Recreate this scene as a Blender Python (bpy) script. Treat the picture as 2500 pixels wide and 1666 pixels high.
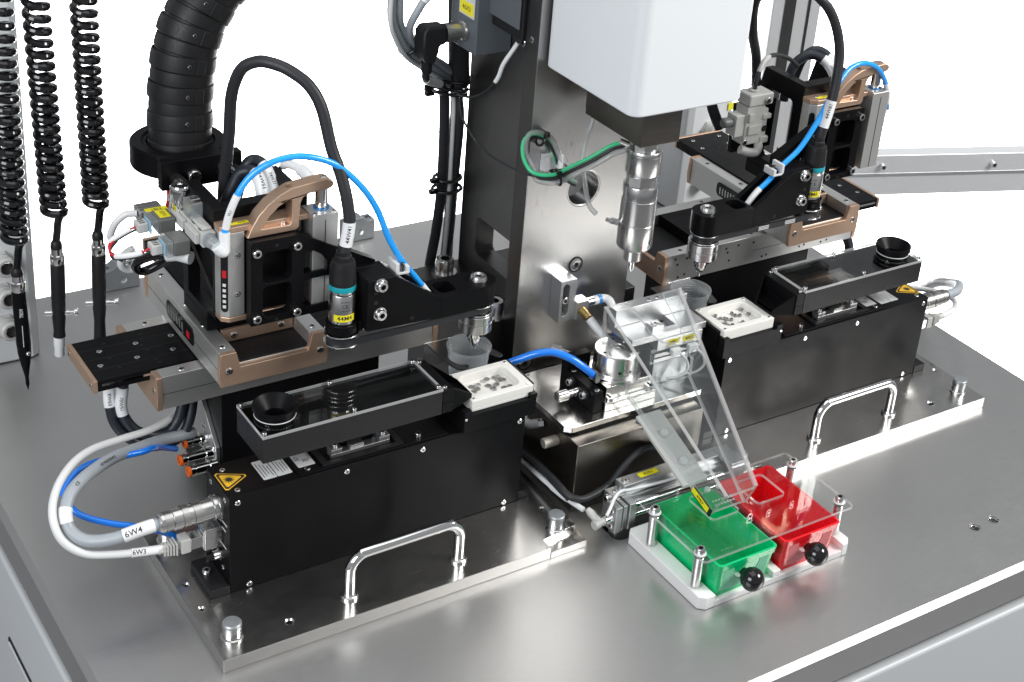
import bpy, math, random
from mathutils import Vector, Matrix, Quaternion
from mathutils.geometry import tessellate_polygon
random.seed(7)
for o in list(bpy.data.objects):
    bpy.data.objects.remove(o)
S = 0.001
SC = bpy.context.scene
COL = SC.collection
PI = math.pi

# ---------------------------------------------------------------- camera
cam = bpy.data.cameras.new('camera')
camo = bpy.data.objects.new('camera', cam)
COL.objects.link(camo)
_right = Vector((0.8247, -0.5583, 0.0904)); _down = Vector((-0.18, -0.4106, -0.8939)); _fwd = Vector((0.5362, 0.7209, -0.4392))
_r = _right.normalized(); _f = (_fwd - _r * _fwd.dot(_r)).normalized(); _d = _f.cross(_r)
_m = Matrix((( _r.x, -_d.x, -_f.x, -0.9449), (_r.y, -_d.y, -_f.y, -1.0596), (_r.z, -_d.z, -_f.z, 1.0349), (0, 0, 0, 1)))
camo.matrix_world = _m
cam.sensor_width = 36; cam.sensor_fit = 'HORIZONTAL'
cam.lens = 3815.25 / 2500 * 36
cam.shift_x = -0.06482; cam.shift_y = -0.10893
cam.clip_start = 0.05; cam.clip_end = 60
SC.camera = camo

# ---------------------------------------------------------------- world, studio softboxes and an added backdrop lamp
w = bpy.data.worlds.new('World'); SC.world = w; w.use_nodes = True
bg = w.node_tree.nodes['Background']; bg.inputs[0].default_value = (0.93, 0.96, 1, 1); bg.inputs[1].default_value = 0.33

def area(name, loc, aim, sx, sy, power, col=(1, 1, 1)):
    l = bpy.data.lights.new(name, 'AREA'); l.shape = 'RECTANGLE'; l.size = sx; l.size_y = sy; l.energy = power; l.color = col
    o = bpy.data.objects.new(name, l); COL.objects.link(o); o.location = loc
    o.rotation_euler = (Vector(aim) - Vector(loc)).to_track_quat('-Z', 'Y').to_euler()
    return o
area('softbox_key', (1.62, -1.3, 1.62), (0.1, 0.1, 0.1), 1.0, 0.8, 66, (1, 0.985, 0.96))
area('softbox_fill', (-2.0, -0.75, 1.15), (-0.1, 0.1, 0.1), 1.3, 1.0, 36, (0.96, 0.98, 1))
area('softbox_top', (-0.1, 0.1, 2.4), (0, 0.1, 0), 2.4, 1.8, 19)
area('added_backdrop_lamp', (2.4, 3.5, 5.0), (2.4, 3.5, -0.9), 2.6, 2.6, 520).data.spread = math.radians(56)  # unseen lamp, added to light the stand-in backdrop to plain white
VS = SC.view_settings
VS.view_transform = 'Standard'; VS.look = 'None'; VS.gamma = 1; VS.exposure = 0.0; VS.use_curve_mapping = False
SC.cycles.use_denoising = True
SC.cycles.max_bounces = 14; SC.cycles.transparent_max_bounces = 24; SC.cycles.transmission_bounces = 10
SC.cycles.caustics_reflective = False; SC.cycles.caustics_refractive = False

# ---------------------------------------------------------------- materials
MT = {}
def mat(name, col, metal=0.0, rough=0.4, noise=0.0, nscale=60, brush=None, bump=0.0, coat=0.0, spec=0.5, sss=0, colvar=0.0, alpha=None, smudge=0.0, aniso=0.0, tan=(0, 1, 0)):
    m = bpy.data.materials.new(name); m.use_nodes = True; nt = m.node_tree; N = nt.nodes; L = nt.links
    b = N['Principled BSDF']
    b.inputs['Base Color'].default_value = (*col, 1); b.inputs['Metallic'].default_value = metal; b.inputs['Roughness'].default_value = rough
    b.inputs['Specular IOR Level'].default_value = spec; b.inputs['Coat Weight'].default_value = coat
    if aniso:
        b.inputs['Anisotropic'].default_value = aniso; cx = N.new('ShaderNodeCombineXYZ')
        for i in range(3): cx.inputs[i].default_value = tan[i]
        L.new(cx.outputs[0], b.inputs['Tangent'])
    if sss:
        b.inputs['Subsurface Weight'].default_value = sss; b.inputs['Subsurface Radius'].default_value = (1, 1, 1); b.inputs['Subsurface Scale'].default_value = 0.004
    if noise or bump or colvar:
        tc = N.new('ShaderNodeTexCoord'); mp = N.new('ShaderNodeMapping'); L.new(tc.outputs['Object'], mp.inputs[0])
        mp.inputs['Scale'].default_value = brush if brush else (nscale,) * 3
        nz = N.new('ShaderNodeTexNoise'); nz.inputs['Scale'].default_value = 1.0; nz.inputs['Detail'].default_value = 5; L.new(mp.outputs[0], nz.inputs[0])
        if noise:
            mr = N.new('ShaderNodeMapRange'); mr.inputs[1].default_value = 0.3; mr.inputs[2].default_value = 0.7
            mr.inputs[3].default_value = max(0.02, rough - noise); mr.inputs[4].default_value = min(1, rough + noise)
            L.new(nz.outputs[0], mr.inputs[0]); L.new(mr.outputs[0], b.inputs['Roughness'])
            if smudge:
                n2 = N.new('ShaderNodeTexNoise'); n2.inputs['Scale'].default_value = 14; n2.inputs['Detail'].default_value = 8; n2.inputs['Roughness'].default_value = 0.65; n2.inputs['Distortion'].default_value = 0.6; L.new(tc.outputs['Object'], n2.inputs[0])
                m2 = N.new('ShaderNodeMapRange'); m2.inputs[1].default_value = 0.35; m2.inputs[2].default_value = 0.7; m2.inputs[3].default_value = -smudge; m2.inputs[4].default_value = smudge; L.new(n2.outputs[0], m2.inputs[0])
                ad = N.new('ShaderNodeMath'); ad.operation = 'ADD'; L.new(mr.outputs[0], ad.inputs[0]); L.new(m2.outputs[0], ad.inputs[1]); L.new(ad.outputs[0], b.inputs['Roughness'])
        if colvar:
            mx = N.new('ShaderNodeMix'); mx.data_type = 'RGBA'; mr2 = N.new('ShaderNodeMapRange'); mr2.inputs[1].default_value = 0.3; mr2.inputs[2].default_value = 0.7
            L.new(nz.outputs[0], mr2.inputs[0]); L.new(mr2.outputs[0], mx.inputs[0])
            mx.inputs[6].default_value = (*[c * (1 - colvar) for c in col], 1); mx.inputs[7].default_value = (*[min(1, c * (1 + colvar)) for c in col], 1)
            L.new(mx.outputs[2], b.inputs['Base Color'])
        if bump:
            bp = N.new('ShaderNodeBump'); bp.inputs['Strength'].default_value = bump; bp.inputs['Distance'].default_value = 0.0004
            L.new(nz.outputs[0], bp.inputs['Height']); L.new(bp.outputs[0], b.inputs['Normal'])
    MT[name] = m
    return m

def clear(name, tint=(0.96, 0.97, 0.97), gloss=1.0, rough=0.02, haze=0.0, hazecol=(0.9, 0.92, 0.93)):
    m = bpy.data.materials.new(name); m.use_nodes = True; nt = m.node_tree; N = nt.nodes; L = nt.links
    N.remove(N['Principled BSDF']); out = N['Material Output']
    tr = N.new('ShaderNodeBsdfTransparent'); tr.inputs[0].default_value = (*tint, 1)
    gl = N.new('ShaderNodeBsdfGlossy'); gl.inputs['Roughness'].default_value = rough
    lw = N.new('ShaderNodeLayerWeight'); pw = N.new('ShaderNodeMath'); pw.operation = 'POWER'; pw.inputs[1].default_value = 5; L.new(lw.outputs['Facing'], pw.inputs[0])
    mu = N.new('ShaderNodeMath'); mu.operation = 'MULTIPLY_ADD'; mu.inputs[1].default_value = 0.9 * gloss; mu.inputs[2].default_value = 0.04 * gloss; mu.use_clamp = True; L.new(pw.outputs[0], mu.inputs[0])
    mx = N.new('ShaderNodeMixShader'); L.new(mu.outputs[0], mx.inputs[0]); L.new(tr.outputs[0], mx.inputs[1]); L.new(gl.outputs[0], mx.inputs[2])
    last = mx
    if haze:
        df = N.new('ShaderNodeBsdfDiffuse'); df.inputs[0].default_value = (*hazecol, 1)
        tl = N.new('ShaderNodeBsdfTranslucent'); tl.inputs[0].default_value = (*hazecol, 1)
        ad = N.new('ShaderNodeMixShader'); ad.inputs[0].default_value = 0.5; L.new(df.outputs[0], ad.inputs[1]); L.new(tl.outputs[0], ad.inputs[2])
        mh = N.new('ShaderNodeMixShader'); mh.inputs[0].default_value = haze; L.new(last.outputs[0], mh.inputs[1]); L.new(ad.outputs[0], mh.inputs[2]); last = mh
    L.new(last.outputs[0], out.inputs[0])
    MT[name] = m
    return m

mat('table_steel', (0.57, 0.566, 0.56), 1, 0.40, noise=0.03, brush=(90, 2600, 2600), bump=0.012, colvar=0.04, smudge=0.01, aniso=0.25)
mat('plate_steel', (0.56, 0.55, 0.535), 1, 0.23, noise=0.03, brush=(60, 1800, 1800), bump=0.006, colvar=0.03, smudge=0.03, aniso=0.5)
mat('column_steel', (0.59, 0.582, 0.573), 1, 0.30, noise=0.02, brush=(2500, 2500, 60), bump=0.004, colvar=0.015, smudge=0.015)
mat('ground_steel', (0.18, 0.166, 0.15), 1, 0.34, noise=0.05, brush=(30, 1600, 1600), bump=0.015, colvar=0.06, smudge=0.04)
mat('rib_steel', (0.25, 0.247, 0.245), 1, 0.36, noise=0.05, brush=(900, 900, 40), bump=0.006, colvar=0.06, smudge=0.04)
mat('dull_steel', (0.30, 0.29, 0.28), 0.8, 0.45, noise=0.08, nscale=400)
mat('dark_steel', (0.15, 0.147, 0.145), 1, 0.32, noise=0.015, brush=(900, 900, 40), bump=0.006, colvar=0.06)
mat('turned_steel', (0.62, 0.615, 0.605), 1, 0.25, noise=0.02, nscale=160)
mat('screw_steel', (0.74, 0.735, 0.73), 1, 0.22, noise=0.06, nscale=300)
mat('socket_dark', (0.10, 0.10, 0.10), 1, 0.4)
mat('chrome', (0.78, 0.78, 0.77), 1, 0.07, noise=0.02, nscale=80)
mat('zinc', (0.58, 0.585, 0.58), 1, 0.27, noise=0.09, nscale=220, colvar=0.08)
mat('cap_grey', (0.34, 0.36, 0.375), 0.7, 0.45, noise=0.06, nscale=200)
mat('stage_alu', (0.72, 0.715, 0.70), 0.9, 0.42, noise=0.04, nscale=900, bump=0.05)
mat('raw_alu', (0.60, 0.605, 0.61), 1, 0.44, noise=0.06, brush=(30, 600, 600), bump=0.03)
mat('bronze', (0.66, 0.46, 0.335), 0.85, 0.43, noise=0.05, nscale=900, bump=0.08)
mat('brass', (0.62, 0.44, 0.18), 1, 0.25)
mat('copper', (0.62, 0.40, 0.26), 1, 0.3)
mat('black_ano', (0.005, 0.005, 0.0058), 0.0, 0.38, noise=0.02, nscale=40, spec=0.11, smudge=0.06)
mat('black_matte', (0.011, 0.011, 0.012), 0.0, 0.48, noise=0.08, nscale=500, bump=0.06, spec=0.32)
mat('black_gloss', (0.008, 0.008, 0.009), 0.0, 0.1, spec=0.55)
mat('rubber', (0.022, 0.023, 0.026), 0.0, 0.46, noise=0.08, nscale=700, bump=0.12, spec=0.4)
mat('navy_rubber', (0.016, 0.020, 0.028), 0.0, 0.42, noise=0.06, nscale=500, bump=0.06)
mat('hole_black', (0.004, 0.004, 0.004), 0.0, 0.6)
mat('white_paint', (0.74, 0.77, 0.79), 0.0, 0.42, noise=0.04, nscale=900, bump=0.04, smudge=0.04)
mat('cabinet_paint', (0.50, 0.52, 0.535), 0.0, 0.42, noise=0.05, nscale=700, bump=0.04)
mat('grey_box', (0.10, 0.115, 0.13), 0.0, 0.45, noise=0.05, nscale=300)
mat('white_pom', (0.90, 0.90, 0.89), 0.0, 0.38, noise=0.06, nscale=90, sss=0.25)
mat('tray_white', (0.80, 0.79, 0.75), 0.0, 0.4, sss=0.35, noise=0.05, nscale=120)
mat('white_cable', (0.66, 0.67, 0.67), 0.0, 0.35, noise=0.05, nscale=100)
mat('grey_cable', (0.33, 0.36, 0.39), 0.0, 0.4, noise=0.05, nscale=100)
mat('light_grey_plastic', (0.52, 0.52, 0.50), 0.0, 0.42, noise=0.05, nscale=200)
mat('valve_grey', (0.50, 0.50, 0.475), 0.0, 0.45, noise=0.05, nscale=200)
mat('dark_grey_plastic', (0.13, 0.135, 0.13), 0.0, 0.42, noise=0.05, nscale=200)
mat('sleeve_white', (0.80, 0.81, 0.82), 0.0, 0.3, noise=0.08, nscale=200)
mat('blue_hose', (0.01, 0.20, 0.80), 0.0, 0.22, coat=0.3)
mat('bright_blue_hose', (0.02, 0.36, 0.95), 0.0, 0.2, coat=0.3)
mat('green_tube', (0.05, 0.52, 0.24), 0.0, 0.28)
mat('teal', (0.005, 0.30, 0.36), 0.0, 0.4)
mat('yellow_label', (0.86, 0.76, 0.02), 0.0, 0.45)
mat('warning_yellow', (0.80, 0.46, 0.02), 0.0, 0.4)
mat('paper', (0.60, 0.61, 0.62), 0.0, 0.45)
mat('ink', (0.02, 0.02, 0.02), 0.0, 0.6)
mat('print_white', (0.7, 0.7, 0.7), 0.0, 0.5)
mat('orange', (0.95, 0.17, 0.02), 0.0, 0.4)
mat('red_wire', (0.55, 0.01, 0.02), 0.0, 0.4)
mat('green_bin', (0.0, 0.50, 0.17), 0.0, 0.28, noise=0.05, nscale=120, coat=0.2, smudge=0.03)
mat('red_bin', (0.74, 0.010, 0.018), 0.0, 0.26, noise=0.05, nscale=120, coat=0.2, smudge=0.03)
mat('blue_plastic', (0.03, 0.22, 0.55), 0.0, 0.35)
mat('bore_bright', (0.72, 0.715, 0.71), 1, 0.2)
mat('light_blue_clear', (0.25, 0.42, 0.55), 0.0, 0.15)
mat('frame_alu', (0.70, 0.71, 0.72), 0.55, 0.45, noise=0.04, nscale=200)
mat('box_paint', (0.66, 0.68, 0.69), 0.0, 0.42, noise=0.05, nscale=700, bump=0.04)
mat('studio_floor', (0.26, 0.26, 0.265), 0.0, 0.7)
mat('backdrop', (0.93, 0.93, 0.93), 0.0, 0.8)
mat('sintered', (0.50, 0.47, 0.42), 0.9, 0.6, noise=0.1, nscale=900, bump=0.9, colvar=0.35)
mat('knurl', (0.55, 0.54, 0.52), 1, 0.3)
clear('acrylic_thin', gloss=1.0, haze=0.003)
clear('acrylic', gloss=1.5, haze=0.014, hazecol=(0.9, 0.92, 0.94))
clear('acrylic_tint', tint=(0.90, 0.91, 0.91), gloss=1.3)
clear('acrylic_edge', tint=(0.85, 0.88, 0.88), gloss=1.5, rough=0.12, haze=0.50, hazecol=(0.95, 0.94, 0.95))
clear('cup_plastic', tint=(0.88, 0.9, 0.91), gloss=0.9, rough=0.12, haze=0.24, hazecol=(0.85, 0.87, 0.88))
clear('clear_tube', tint=(0.85, 0.86, 0.85), gloss=1.2, rough=0.08, haze=0.3)
clear('clear_plastic', tint=(0.80, 0.84, 0.86), gloss=1.2, rough=0.08, haze=0.25)

# ---------------------------------------------------------------- geometry helpers (all input in millimetres)
XF = [1, 0, 0, 0]          # sign of x, offset x, y, z: lets a unit be built a second time, mirrored or moved
def setxf(sx=1, tx=0, ty=0, tz=0):
    XF[:] = [sx, tx, ty, tz]
def T(p):
    return Vector((XF[0] * p[0] + XF[1], p[1] + XF[2], p[2] + XF[3]))
def TD(d):
    return Vector((XF[0] * d[0], d[1], d[2]))

class MB:
    def __init__(s):
        s.v = []; s.f = []
    def add(s, vs, fs):
        n = len(s.v); s.v += [tuple(v) for v in vs]; s.f += [tuple(i + n for i in f) for f in fs]; return s
    def box(s, x0, x1, y0, y1, z0, z1):
        vs = [(x, y, z) for z in (z0, z1) for y in (y0, y1) for x in (x0, x1)]
        return s.add(vs, [(0, 2, 3, 1), (4, 5, 7, 6), (0, 1, 5, 4), (2, 6, 7, 3), (0, 4, 6, 2), (1, 3, 7, 5)])
    def obox(s, c, u, v, n, a, b, d):
        """box at centre c, half sizes a, b, d along the directions u, v, n"""
        c, u, v, n = Vector(c), Vector(u).normalized(), Vector(v).normalized(), Vector(n).normalized()
        vs = [c + u * (a * i) + v * (b * j) + n * (d * k) for k in (-1, 1) for j in (-1, 1) for i in (-1, 1)]
        return s.add(vs, [(0, 2, 3, 1), (4, 5, 7, 6), (0, 1, 5, 4), (2, 6, 7, 3), (0, 4, 6, 2), (1, 3, 7, 5)])
    def prism(s, poly, axis, a0, a1, holes=()):
        """poly and holes in 2D extruded along an axis: x -> (y,z), y -> (x,z), z -> (x,y)"""
        def P(q, a):
            return {'x': (a, q[0], q[1]), 'y': (q[0], a, q[1]), 'z': (q[0], q[1], a)}[axis]
        def area2(l):
            return sum(l[i][0] * l[(i + 1) % len(l)][1] - l[(i + 1) % len(l)][0] * l[i][1] for i in range(len(l)))
        poly = list(poly) if area2(poly) > 0 else list(poly)[::-1]
        hs = [list(h) if area2(h) < 0 else list(h)[::-1] for h in holes]
        loops = [poly] + hs
        flat = [q for l in loops for q in l]; n = len(flat)
        vs = [P(q, a0) for q in flat] + [P(q, a1) for q in flat]
        fs = []
        if hs:
            tri = tessellate_polygon([[Vector((q[0], q[1], 0)) for q in l] for l in loops])
            for t in tri:
                a, b, c = flat[t[0]], flat[t[1]], flat[t[2]]
                if (b[0] - a[0]) * (c[1] - a[1]) - (b[1] - a[1]) * (c[0] - a[0]) < 0: t = (t[0], t[2], t[1])
                fs.append(tuple(i + n for i in t)); fs.append(tuple(t)[::-1])
        else:
            fs.append(tuple(range(n, 2 * n))); fs.append(tuple(range(n))[::-1])
        k = 0
        for l in loops:
            m = len(l)
            for i in range(m):
                fs.append((k + i, k + (i + 1) % m, n + k + (i + 1) % m, n + k + i))
            k += m
        if axis == 'y': fs = [f[::-1] for f in fs]
        return s.add(vs, fs)
    def lathe(s, prof, org, axis, seg=32, cap=True, hexa=None):
        """profile (r, h) turned about the axis through org"""
        ax = Vector(axis).normalized(); q = ax.to_track_quat('Z', 'Y'); o = Vector(org); vs = []; fs = []
        for r, h in prof:
            for i in range(seg):
                a = 2 * PI * i / seg
                vs.append(o + q @ Vector((r * math.cos(a), r * math.sin(a), h)))
        for j in range(len(prof) - 1):
            for i in range(seg):
                fs.append((j * seg + i, j * seg + (i + 1) % seg, (j + 1) * seg + (i + 1) % seg, (j + 1) * seg + i))
        if cap:
            if prof[0][0] > 1e-6: fs.append(tuple(range(seg))[::-1])
            if prof[-1][0] > 1e-6: fs.append(tuple((len(prof) - 1) * seg + i for i in range(seg)))
        return s.add(vs, fs)
    def cyl(s, a, b, r, r2=None, seg=24, bev=0.0):
        a, b = Vector(a), Vector(b); h = (b - a).length; r2 = r if r2 is None else r2
        pr = [(r, 0), (r2, h)] if not bev else [(r - bev, 0), (r, bev), (r2, h - bev), (r2 - bev, h)]
        return s.lathe(pr, a, b - a, seg)
    def tube(s, pts, r, seg=12, res=6, spline=True, closed=False):
        P = [Vector(p) for p in pts]
        if spline and len(P) > 2:
            Q = []
            for i in range(len(P) - 1):
                p0 = P[i - 1] if i else P[0] * 2 - P[1]; p1 = P[i]; p2 = P[i + 1]; p3 = P[i + 2] if i + 2 < len(P) else P[-1] * 2 - P[-2]
                for k in range(res):
                    t = k / res
                    Q.append(0.5 * ((2 * p1) + (p2 - p0) * t + (2 * p0 - 5 * p1 + 4 * p2 - p3) * t * t + (3 * p1 - p0 - 3 * p2 + p3) * t ** 3))
            Q.append(P[-1]); P = Q
        n = len(P); vs = []; fs = []
        t0 = (P[1] - P[0]).normalized(); u = t0.orthogonal().normalized()
        for i in range(n):
            t = ((P[min(i + 1, n - 1)] - P[max(i - 1, 0)])).normalized()
            u = (u - t * u.dot(t)).normalized(); v = t.cross(u)
            rr = r(i / (n - 1)) if callable(r) else r
            for k in range(seg):
                a = 2 * PI * k / seg; vs.append(P[i] + (u * math.cos(a) + v * math.sin(a)) * rr)
        for i in range(n - 1):
            for k in range(seg):
                fs.append((i * seg + k, i * seg + (k + 1) % seg, (i + 1) * seg + (k + 1) % seg, (i + 1) * seg + k))
        fs.append(tuple(range(seg))[::-1]); fs.append(tuple((n - 1) * seg + k for k in range(seg)))
        s.path = P
        return s.add(vs, fs)
    def sphere(s, c, r, seg=32, rings=16):
        pr = [(r * math.sin(PI * i / rings), -r * math.cos(PI * i / rings)) for i in range(rings + 1)]
        pr[0] = (1e-4, -r); pr[-1] = (1e-4, r)
        return s.lathe(pr, c, (0, 0, 1), seg)

def mesh_of(name, mb, base, m, ang=32, xf=True):
    me = bpy.data.meshes.new(name)
    vs = [((T(v) if xf else Vector(v)) - base) * S for v in mb.v]
    fs = mb.f if (not xf or XF[0] > 0) else [f[::-1] for f in mb.f]
    me.from_pydata(vs, [], fs); me.update()
    me.materials.append(MT[m])
    me.polygons.foreach_set('use_smooth', [True] * len(me.polygons))
    me.set_sharp_from_angle(angle=math.radians(ang))
    return me

def thing(name, label, cat, base, group=None):
    o = bpy.data.objects.new(name, None); COL.objects.link(o); b = T(base); o.location = b * S
    o.empty_display_size = 0.02
    o['label'] = label; o['category'] = cat
    if group: o['group'] = group
    o['_b'] = tuple(b)
    return o
def base_of(o):
    while o.parent: o = o.parent
    return Vector(o['_b'])
def part(parent, name, mb, m, bev=0.0, ang=32, label=None, xf=True, seg=2):
    me = mesh_of(name, mb, base_of(parent), m, ang, xf)
    o = bpy.data.objects.new(name, me); COL.objects.link(o); o.parent = parent
    if bev:
        b = o.modifiers.new('bevel', 'BEVEL'); b.width = bev * S; b.segments = seg; b.limit_method = 'ANGLE'; b.angle_limit = math.radians(40); b.harden_normals = True
    if label: o['label'] = label
    return o
def solo(name, mb, m, label, cat, bev=0.0, ang=32, group=None, kind=None, base=None):
    """a thing that is one mesh"""
    pts = [T(v) for v in mb.v]
    b = Vector(((min(p.x for p in pts) + max(p.x for p in pts)) / 2, (min(p.y for p in pts) + max(p.y for p in pts)) / 2, min(p.z for p in pts)))
    me = mesh_of(name, mb, b, m, ang)
    o = bpy.data.objects.new(name, me); COL.objects.link(o); o.location = b * S; o['_b'] = tuple(b)
    if bev:
        q = o.modifiers.new('bevel', 'BEVEL'); q.width = bev * S; q.segments = 2; q.limit_method = 'ANGLE'; q.angle_limit = math.radians(40); q.harden_normals = True
    if kind: o['kind'] = kind
    else: o['label'] = label; o['category'] = cat
    if group: o['group'] = group
    return o

# screws: shared meshes, head standing on the surface point, looking along n
_SCR = {}
def _screw_mesh(kind, r, h, m):
    k = (kind, r, h, m)
    if k in _SCR: return _SCR[k]
    vs = []; fs = []; seg = 24
    def ring(rad, z, hexa=False):
        n = len(vs)
        for i in range(seg):
            a = 2 * PI * i / seg; rr = rad
            if hexa:
                aa = (a + PI / 6) % (PI / 3) - PI / 6; rr = rad * math.cos(PI / 6) / math.cos(aa)
            vs.append((rr * math.cos(a) * S, rr * math.sin(a) * S, z * S))
        return n
    if kind == 'cap': rings = [ring(r, 0), ring(r, h * 0.88), ring(r * 0.9, h), ring(r * 0.62, h), ring(r * 0.55, h, True), ring(r * 0.55, h * 0.35, True)]
    elif kind == 'flat': rings = [ring(r, 0), ring(r, h * 0.5), ring(r * 0.8, h), ring(r * 0.5, h), ring(r * 0.42, h, True), ring(r * 0.42, 0.0, True)]
    elif kind == 'button': rings = [ring(r, 0), ring(r * 0.93, h * 0.5), ring(r * 0.72, h * 0.88), ring(r * 0.5, h), ring(r * 0.42, h, True), ring(r * 0.42, h * 0.3, True)]
    nq = 0; mi = []
    for j in range(len(rings) - 1):
        for i in range(seg):
            fs.append((rings[j] + i, rings[j] + (i + 1) % seg, rings[j + 1] + (i + 1) % seg, rings[j + 1] + i)); mi.append(1 if j == len(rings) - 2 else 0)
    fs.append(tuple(rings[-1] + i for i in range(seg))); mi.append(1)
    me = bpy.data.meshes.new('screw'); me.from_pydata(vs, [], fs); me.update()
    me.materials.append(MT[m]); me.materials.append(MT['socket_dark'])
    me.polygons.foreach_set('material_index', mi)
    me.polygons.foreach_set('use_smooth', [True] * len(me.polygons)); me.set_sharp_from_angle(angle=math.radians(40))
    _SCR[k] = me
    return me
def screw(parent, p, n=(0, 0, 1), r=3, h=3, kind='cap', m='screw_steel', name='screw'):
    o = bpy.data.objects.new(name, _screw_mesh(kind, r, h, m)); COL.objects.link(o); o.parent = parent
    o.location = (T(p) - base_of(parent)) * S
    o.rotation_euler = (TD(n).to_track_quat('Z', 'Y') @ Quaternion((0, 0, 1), random.random() * 6)).to_euler()
    return o

def _textmesh(s, size, bold=0.0, alignx='CENTER'):
    cu = bpy.data.curves.new('lettering', 'FONT'); cu.body = s; cu.size = size; cu.align_x = alignx; cu.align_y = 'CENTER'; cu.offset = bold; cu.resolution_u = 2
    ob = bpy.data.objects.new('lettering', cu)
    COL.objects.link(ob); dg = bpy.context.evaluated_depsgraph_get(); ev = ob.evaluated_get(dg)
    me = bpy.data.meshes.new_from_object(ev)
    bpy.data.objects.remove(ob)
    return [v.co.copy() for v in me.vertices], [tuple(p.vertices) for p in me.polygons]
def _finetext(s, size, bold=0.0, step=0.9):
    """lettering cut into small triangles so that it can be wrapped on a round jacket"""
    vs, fs = _textmesh(s, size, bold); tris = [(f[0], f[i], f[i + 1]) for f in fs for i in range(1, len(f) - 1)] if all(len(f) < 5 for f in fs) else []
    if not tris:
        for f in fs:
            for t in tessellate_polygon([[vs[i] for i in f]]): tris.append(tuple(f[k] for k in t))
    for _ in range(4):
        new = []; mid = {}; done = True
        def m(a, b):
            k = (min(a, b), max(a, b))
            if k not in mid: vs.append((vs[a] + vs[b]) / 2); mid[k] = len(vs) - 1
            return mid[k]
        for a, b, c in tris:
            e = [(vs[a] - vs[b]).length, (vs[b] - vs[c]).length, (vs[c] - vs[a]).length]
            k = max(range(3), key=lambda i: e[i])
            if e[k] <= step: new.append((a, b, c)); continue
            done = False; p, q, r = ((a, b, c), (b, c, a), (c, a, b))[k]; x = m(p, q); new += [(p, x, r), (x, q, r)]
        tris = new
        if done: break
    for _ in range(3):
        new = []
        for a, b, c in tris:
            e = [(vs[a] - vs[b]).length, (vs[b] - vs[c]).length, (vs[c] - vs[a]).length]; k = max(range(3), key=lambda i: e[i])
            if e[k] <= step: new.append((a, b, c)); continue
            p, q, r = ((a, b, c), (b, c, a), (c, a, b))[k]; vs.append((vs[p] + vs[q]) / 2); x = len(vs) - 1; new += [(p, x, r), (x, q, r)]
        tris = new
    return vs, tris
def text(parent, s, c, xd, yd, size, m='ink', bold=0.0, lift=0.15):
    vs, fs = _textmesh(s, size, bold); c = T(c); xd = Vector(xd).normalized(); yd = Vector(yd); yd = (yd - xd * yd.dot(xd)).normalized(); n = xd.cross(yd)
    mb = MB(); mb.add([c + xd * v.x + yd * v.y + n * lift for v in vs], fs)
    return part(parent, 'lettering', mb, m, xf=False)
def circ(cx, cy, r, n=20, a0=0.0):
    return [(cx + r * math.cos(a0 + 2 * PI * i / n), cy + r * math.sin(a0 + 2 * PI * i / n)) for i in range(n)]
def rrect(x0, x1, y0, y1, r, n=5):
    out = []
    for cx, cy, a in ((x1 - r, y1 - r, 0), (x0 + r, y1 - r, PI / 2), (x0 + r, y0 + r, PI), (x1 - r, y0 + r, 1.5 * PI)):
        for i in range(n + 1):
            t = a + PI / 2 * i / n; out.append((cx + r * math.cos(t), cy + r * math.sin(t)))
    return out
def sleeve(parent, path, i0, i1, r, m='sleeve_white', name='sleeve'):
    """a sleeve over part of a tube's path, i0..i1 as fractions of its length"""
    n = len(path); a, b = int(i0 * (n - 1)), max(int(i1 * (n - 1)), int(i0 * (n - 1)) + 2)
    mb = MB(); mb.tube(path[a:b + 1], r, spline=False, seg=16)
    return part(parent, name, mb, m), path[a:b + 1]
def cable(name, label, cat, pts, r, m, group=None, seg=14):
    th = thing(name, label, cat, pts[0], group); mb = MB(); mb.tube(pts, r, seg=seg); part(th, 'jacket' if cat == 'cable' else 'tube', mb, m)
    return th, mb.path
def pathtext(parent, path, f_, s, r, size, n, m='ink', bold=0.03, flip=False):
    """lettering that follows a cable: laid along its path, wrapped round its jacket"""
    vs, fs = _finetext(s, size, bold); k0 = f_ * (len(path) - 1); L = [0.0]
    for i in range(1, len(path)): L.append(L[-1] + (path[i] - path[i - 1]).length)
    i0 = int(k0); s0 = L[i0] + (k0 - i0) * (L[min(i0 + 1, len(L) - 1)] - L[i0]); n = Vector(n); sg = -1 if flip else 1
    mb = MB(); out = []
    for v in vs:
        q = s0 + sg * v.x; i = 1
        while i < len(path) - 1 and L[i] < q: i += 1
        t = (path[i] - path[i - 1]).normalized(); c = path[i - 1] + t * (q - L[i - 1]); t = t * sg
        nn = (n - t * n.dot(t)).normalized(); b = nn.cross(t)
        out.append(c + (nn * math.cos(v.y / r) + b * math.sin(v.y / r)) * (r + 0.15))
    mb.add(out, fs)
    return part(parent, 'lettering', mb, m, xf=False)
CAMP = Vector((-944.9, -1059.6, 1034.9))

# ================================================================ setting
mb = MB(); mb.add([(-9000, -6000, -900), (12000, -6000, -900), (12000, 9000, -900), (-9000, 9000, -900)], [(0, 1, 2, 3)])
solo('floor', mb, 'studio_floor', '', '', kind='structure')
bd_ = MB(); bd_.add([(-330, 820, -896), (700, 820, -896), (1150, 300, -896), (6500, 300, -896), (6500, 6500, -896), (-330, 6500, -896)], [(0, 1, 2, 3, 4, 5)])  # added sheet standing in for blank white; trimmed to keep metal reflections dark
solo('added_backdrop', bd_, 'backdrop', '', '', kind='structure')

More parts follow.
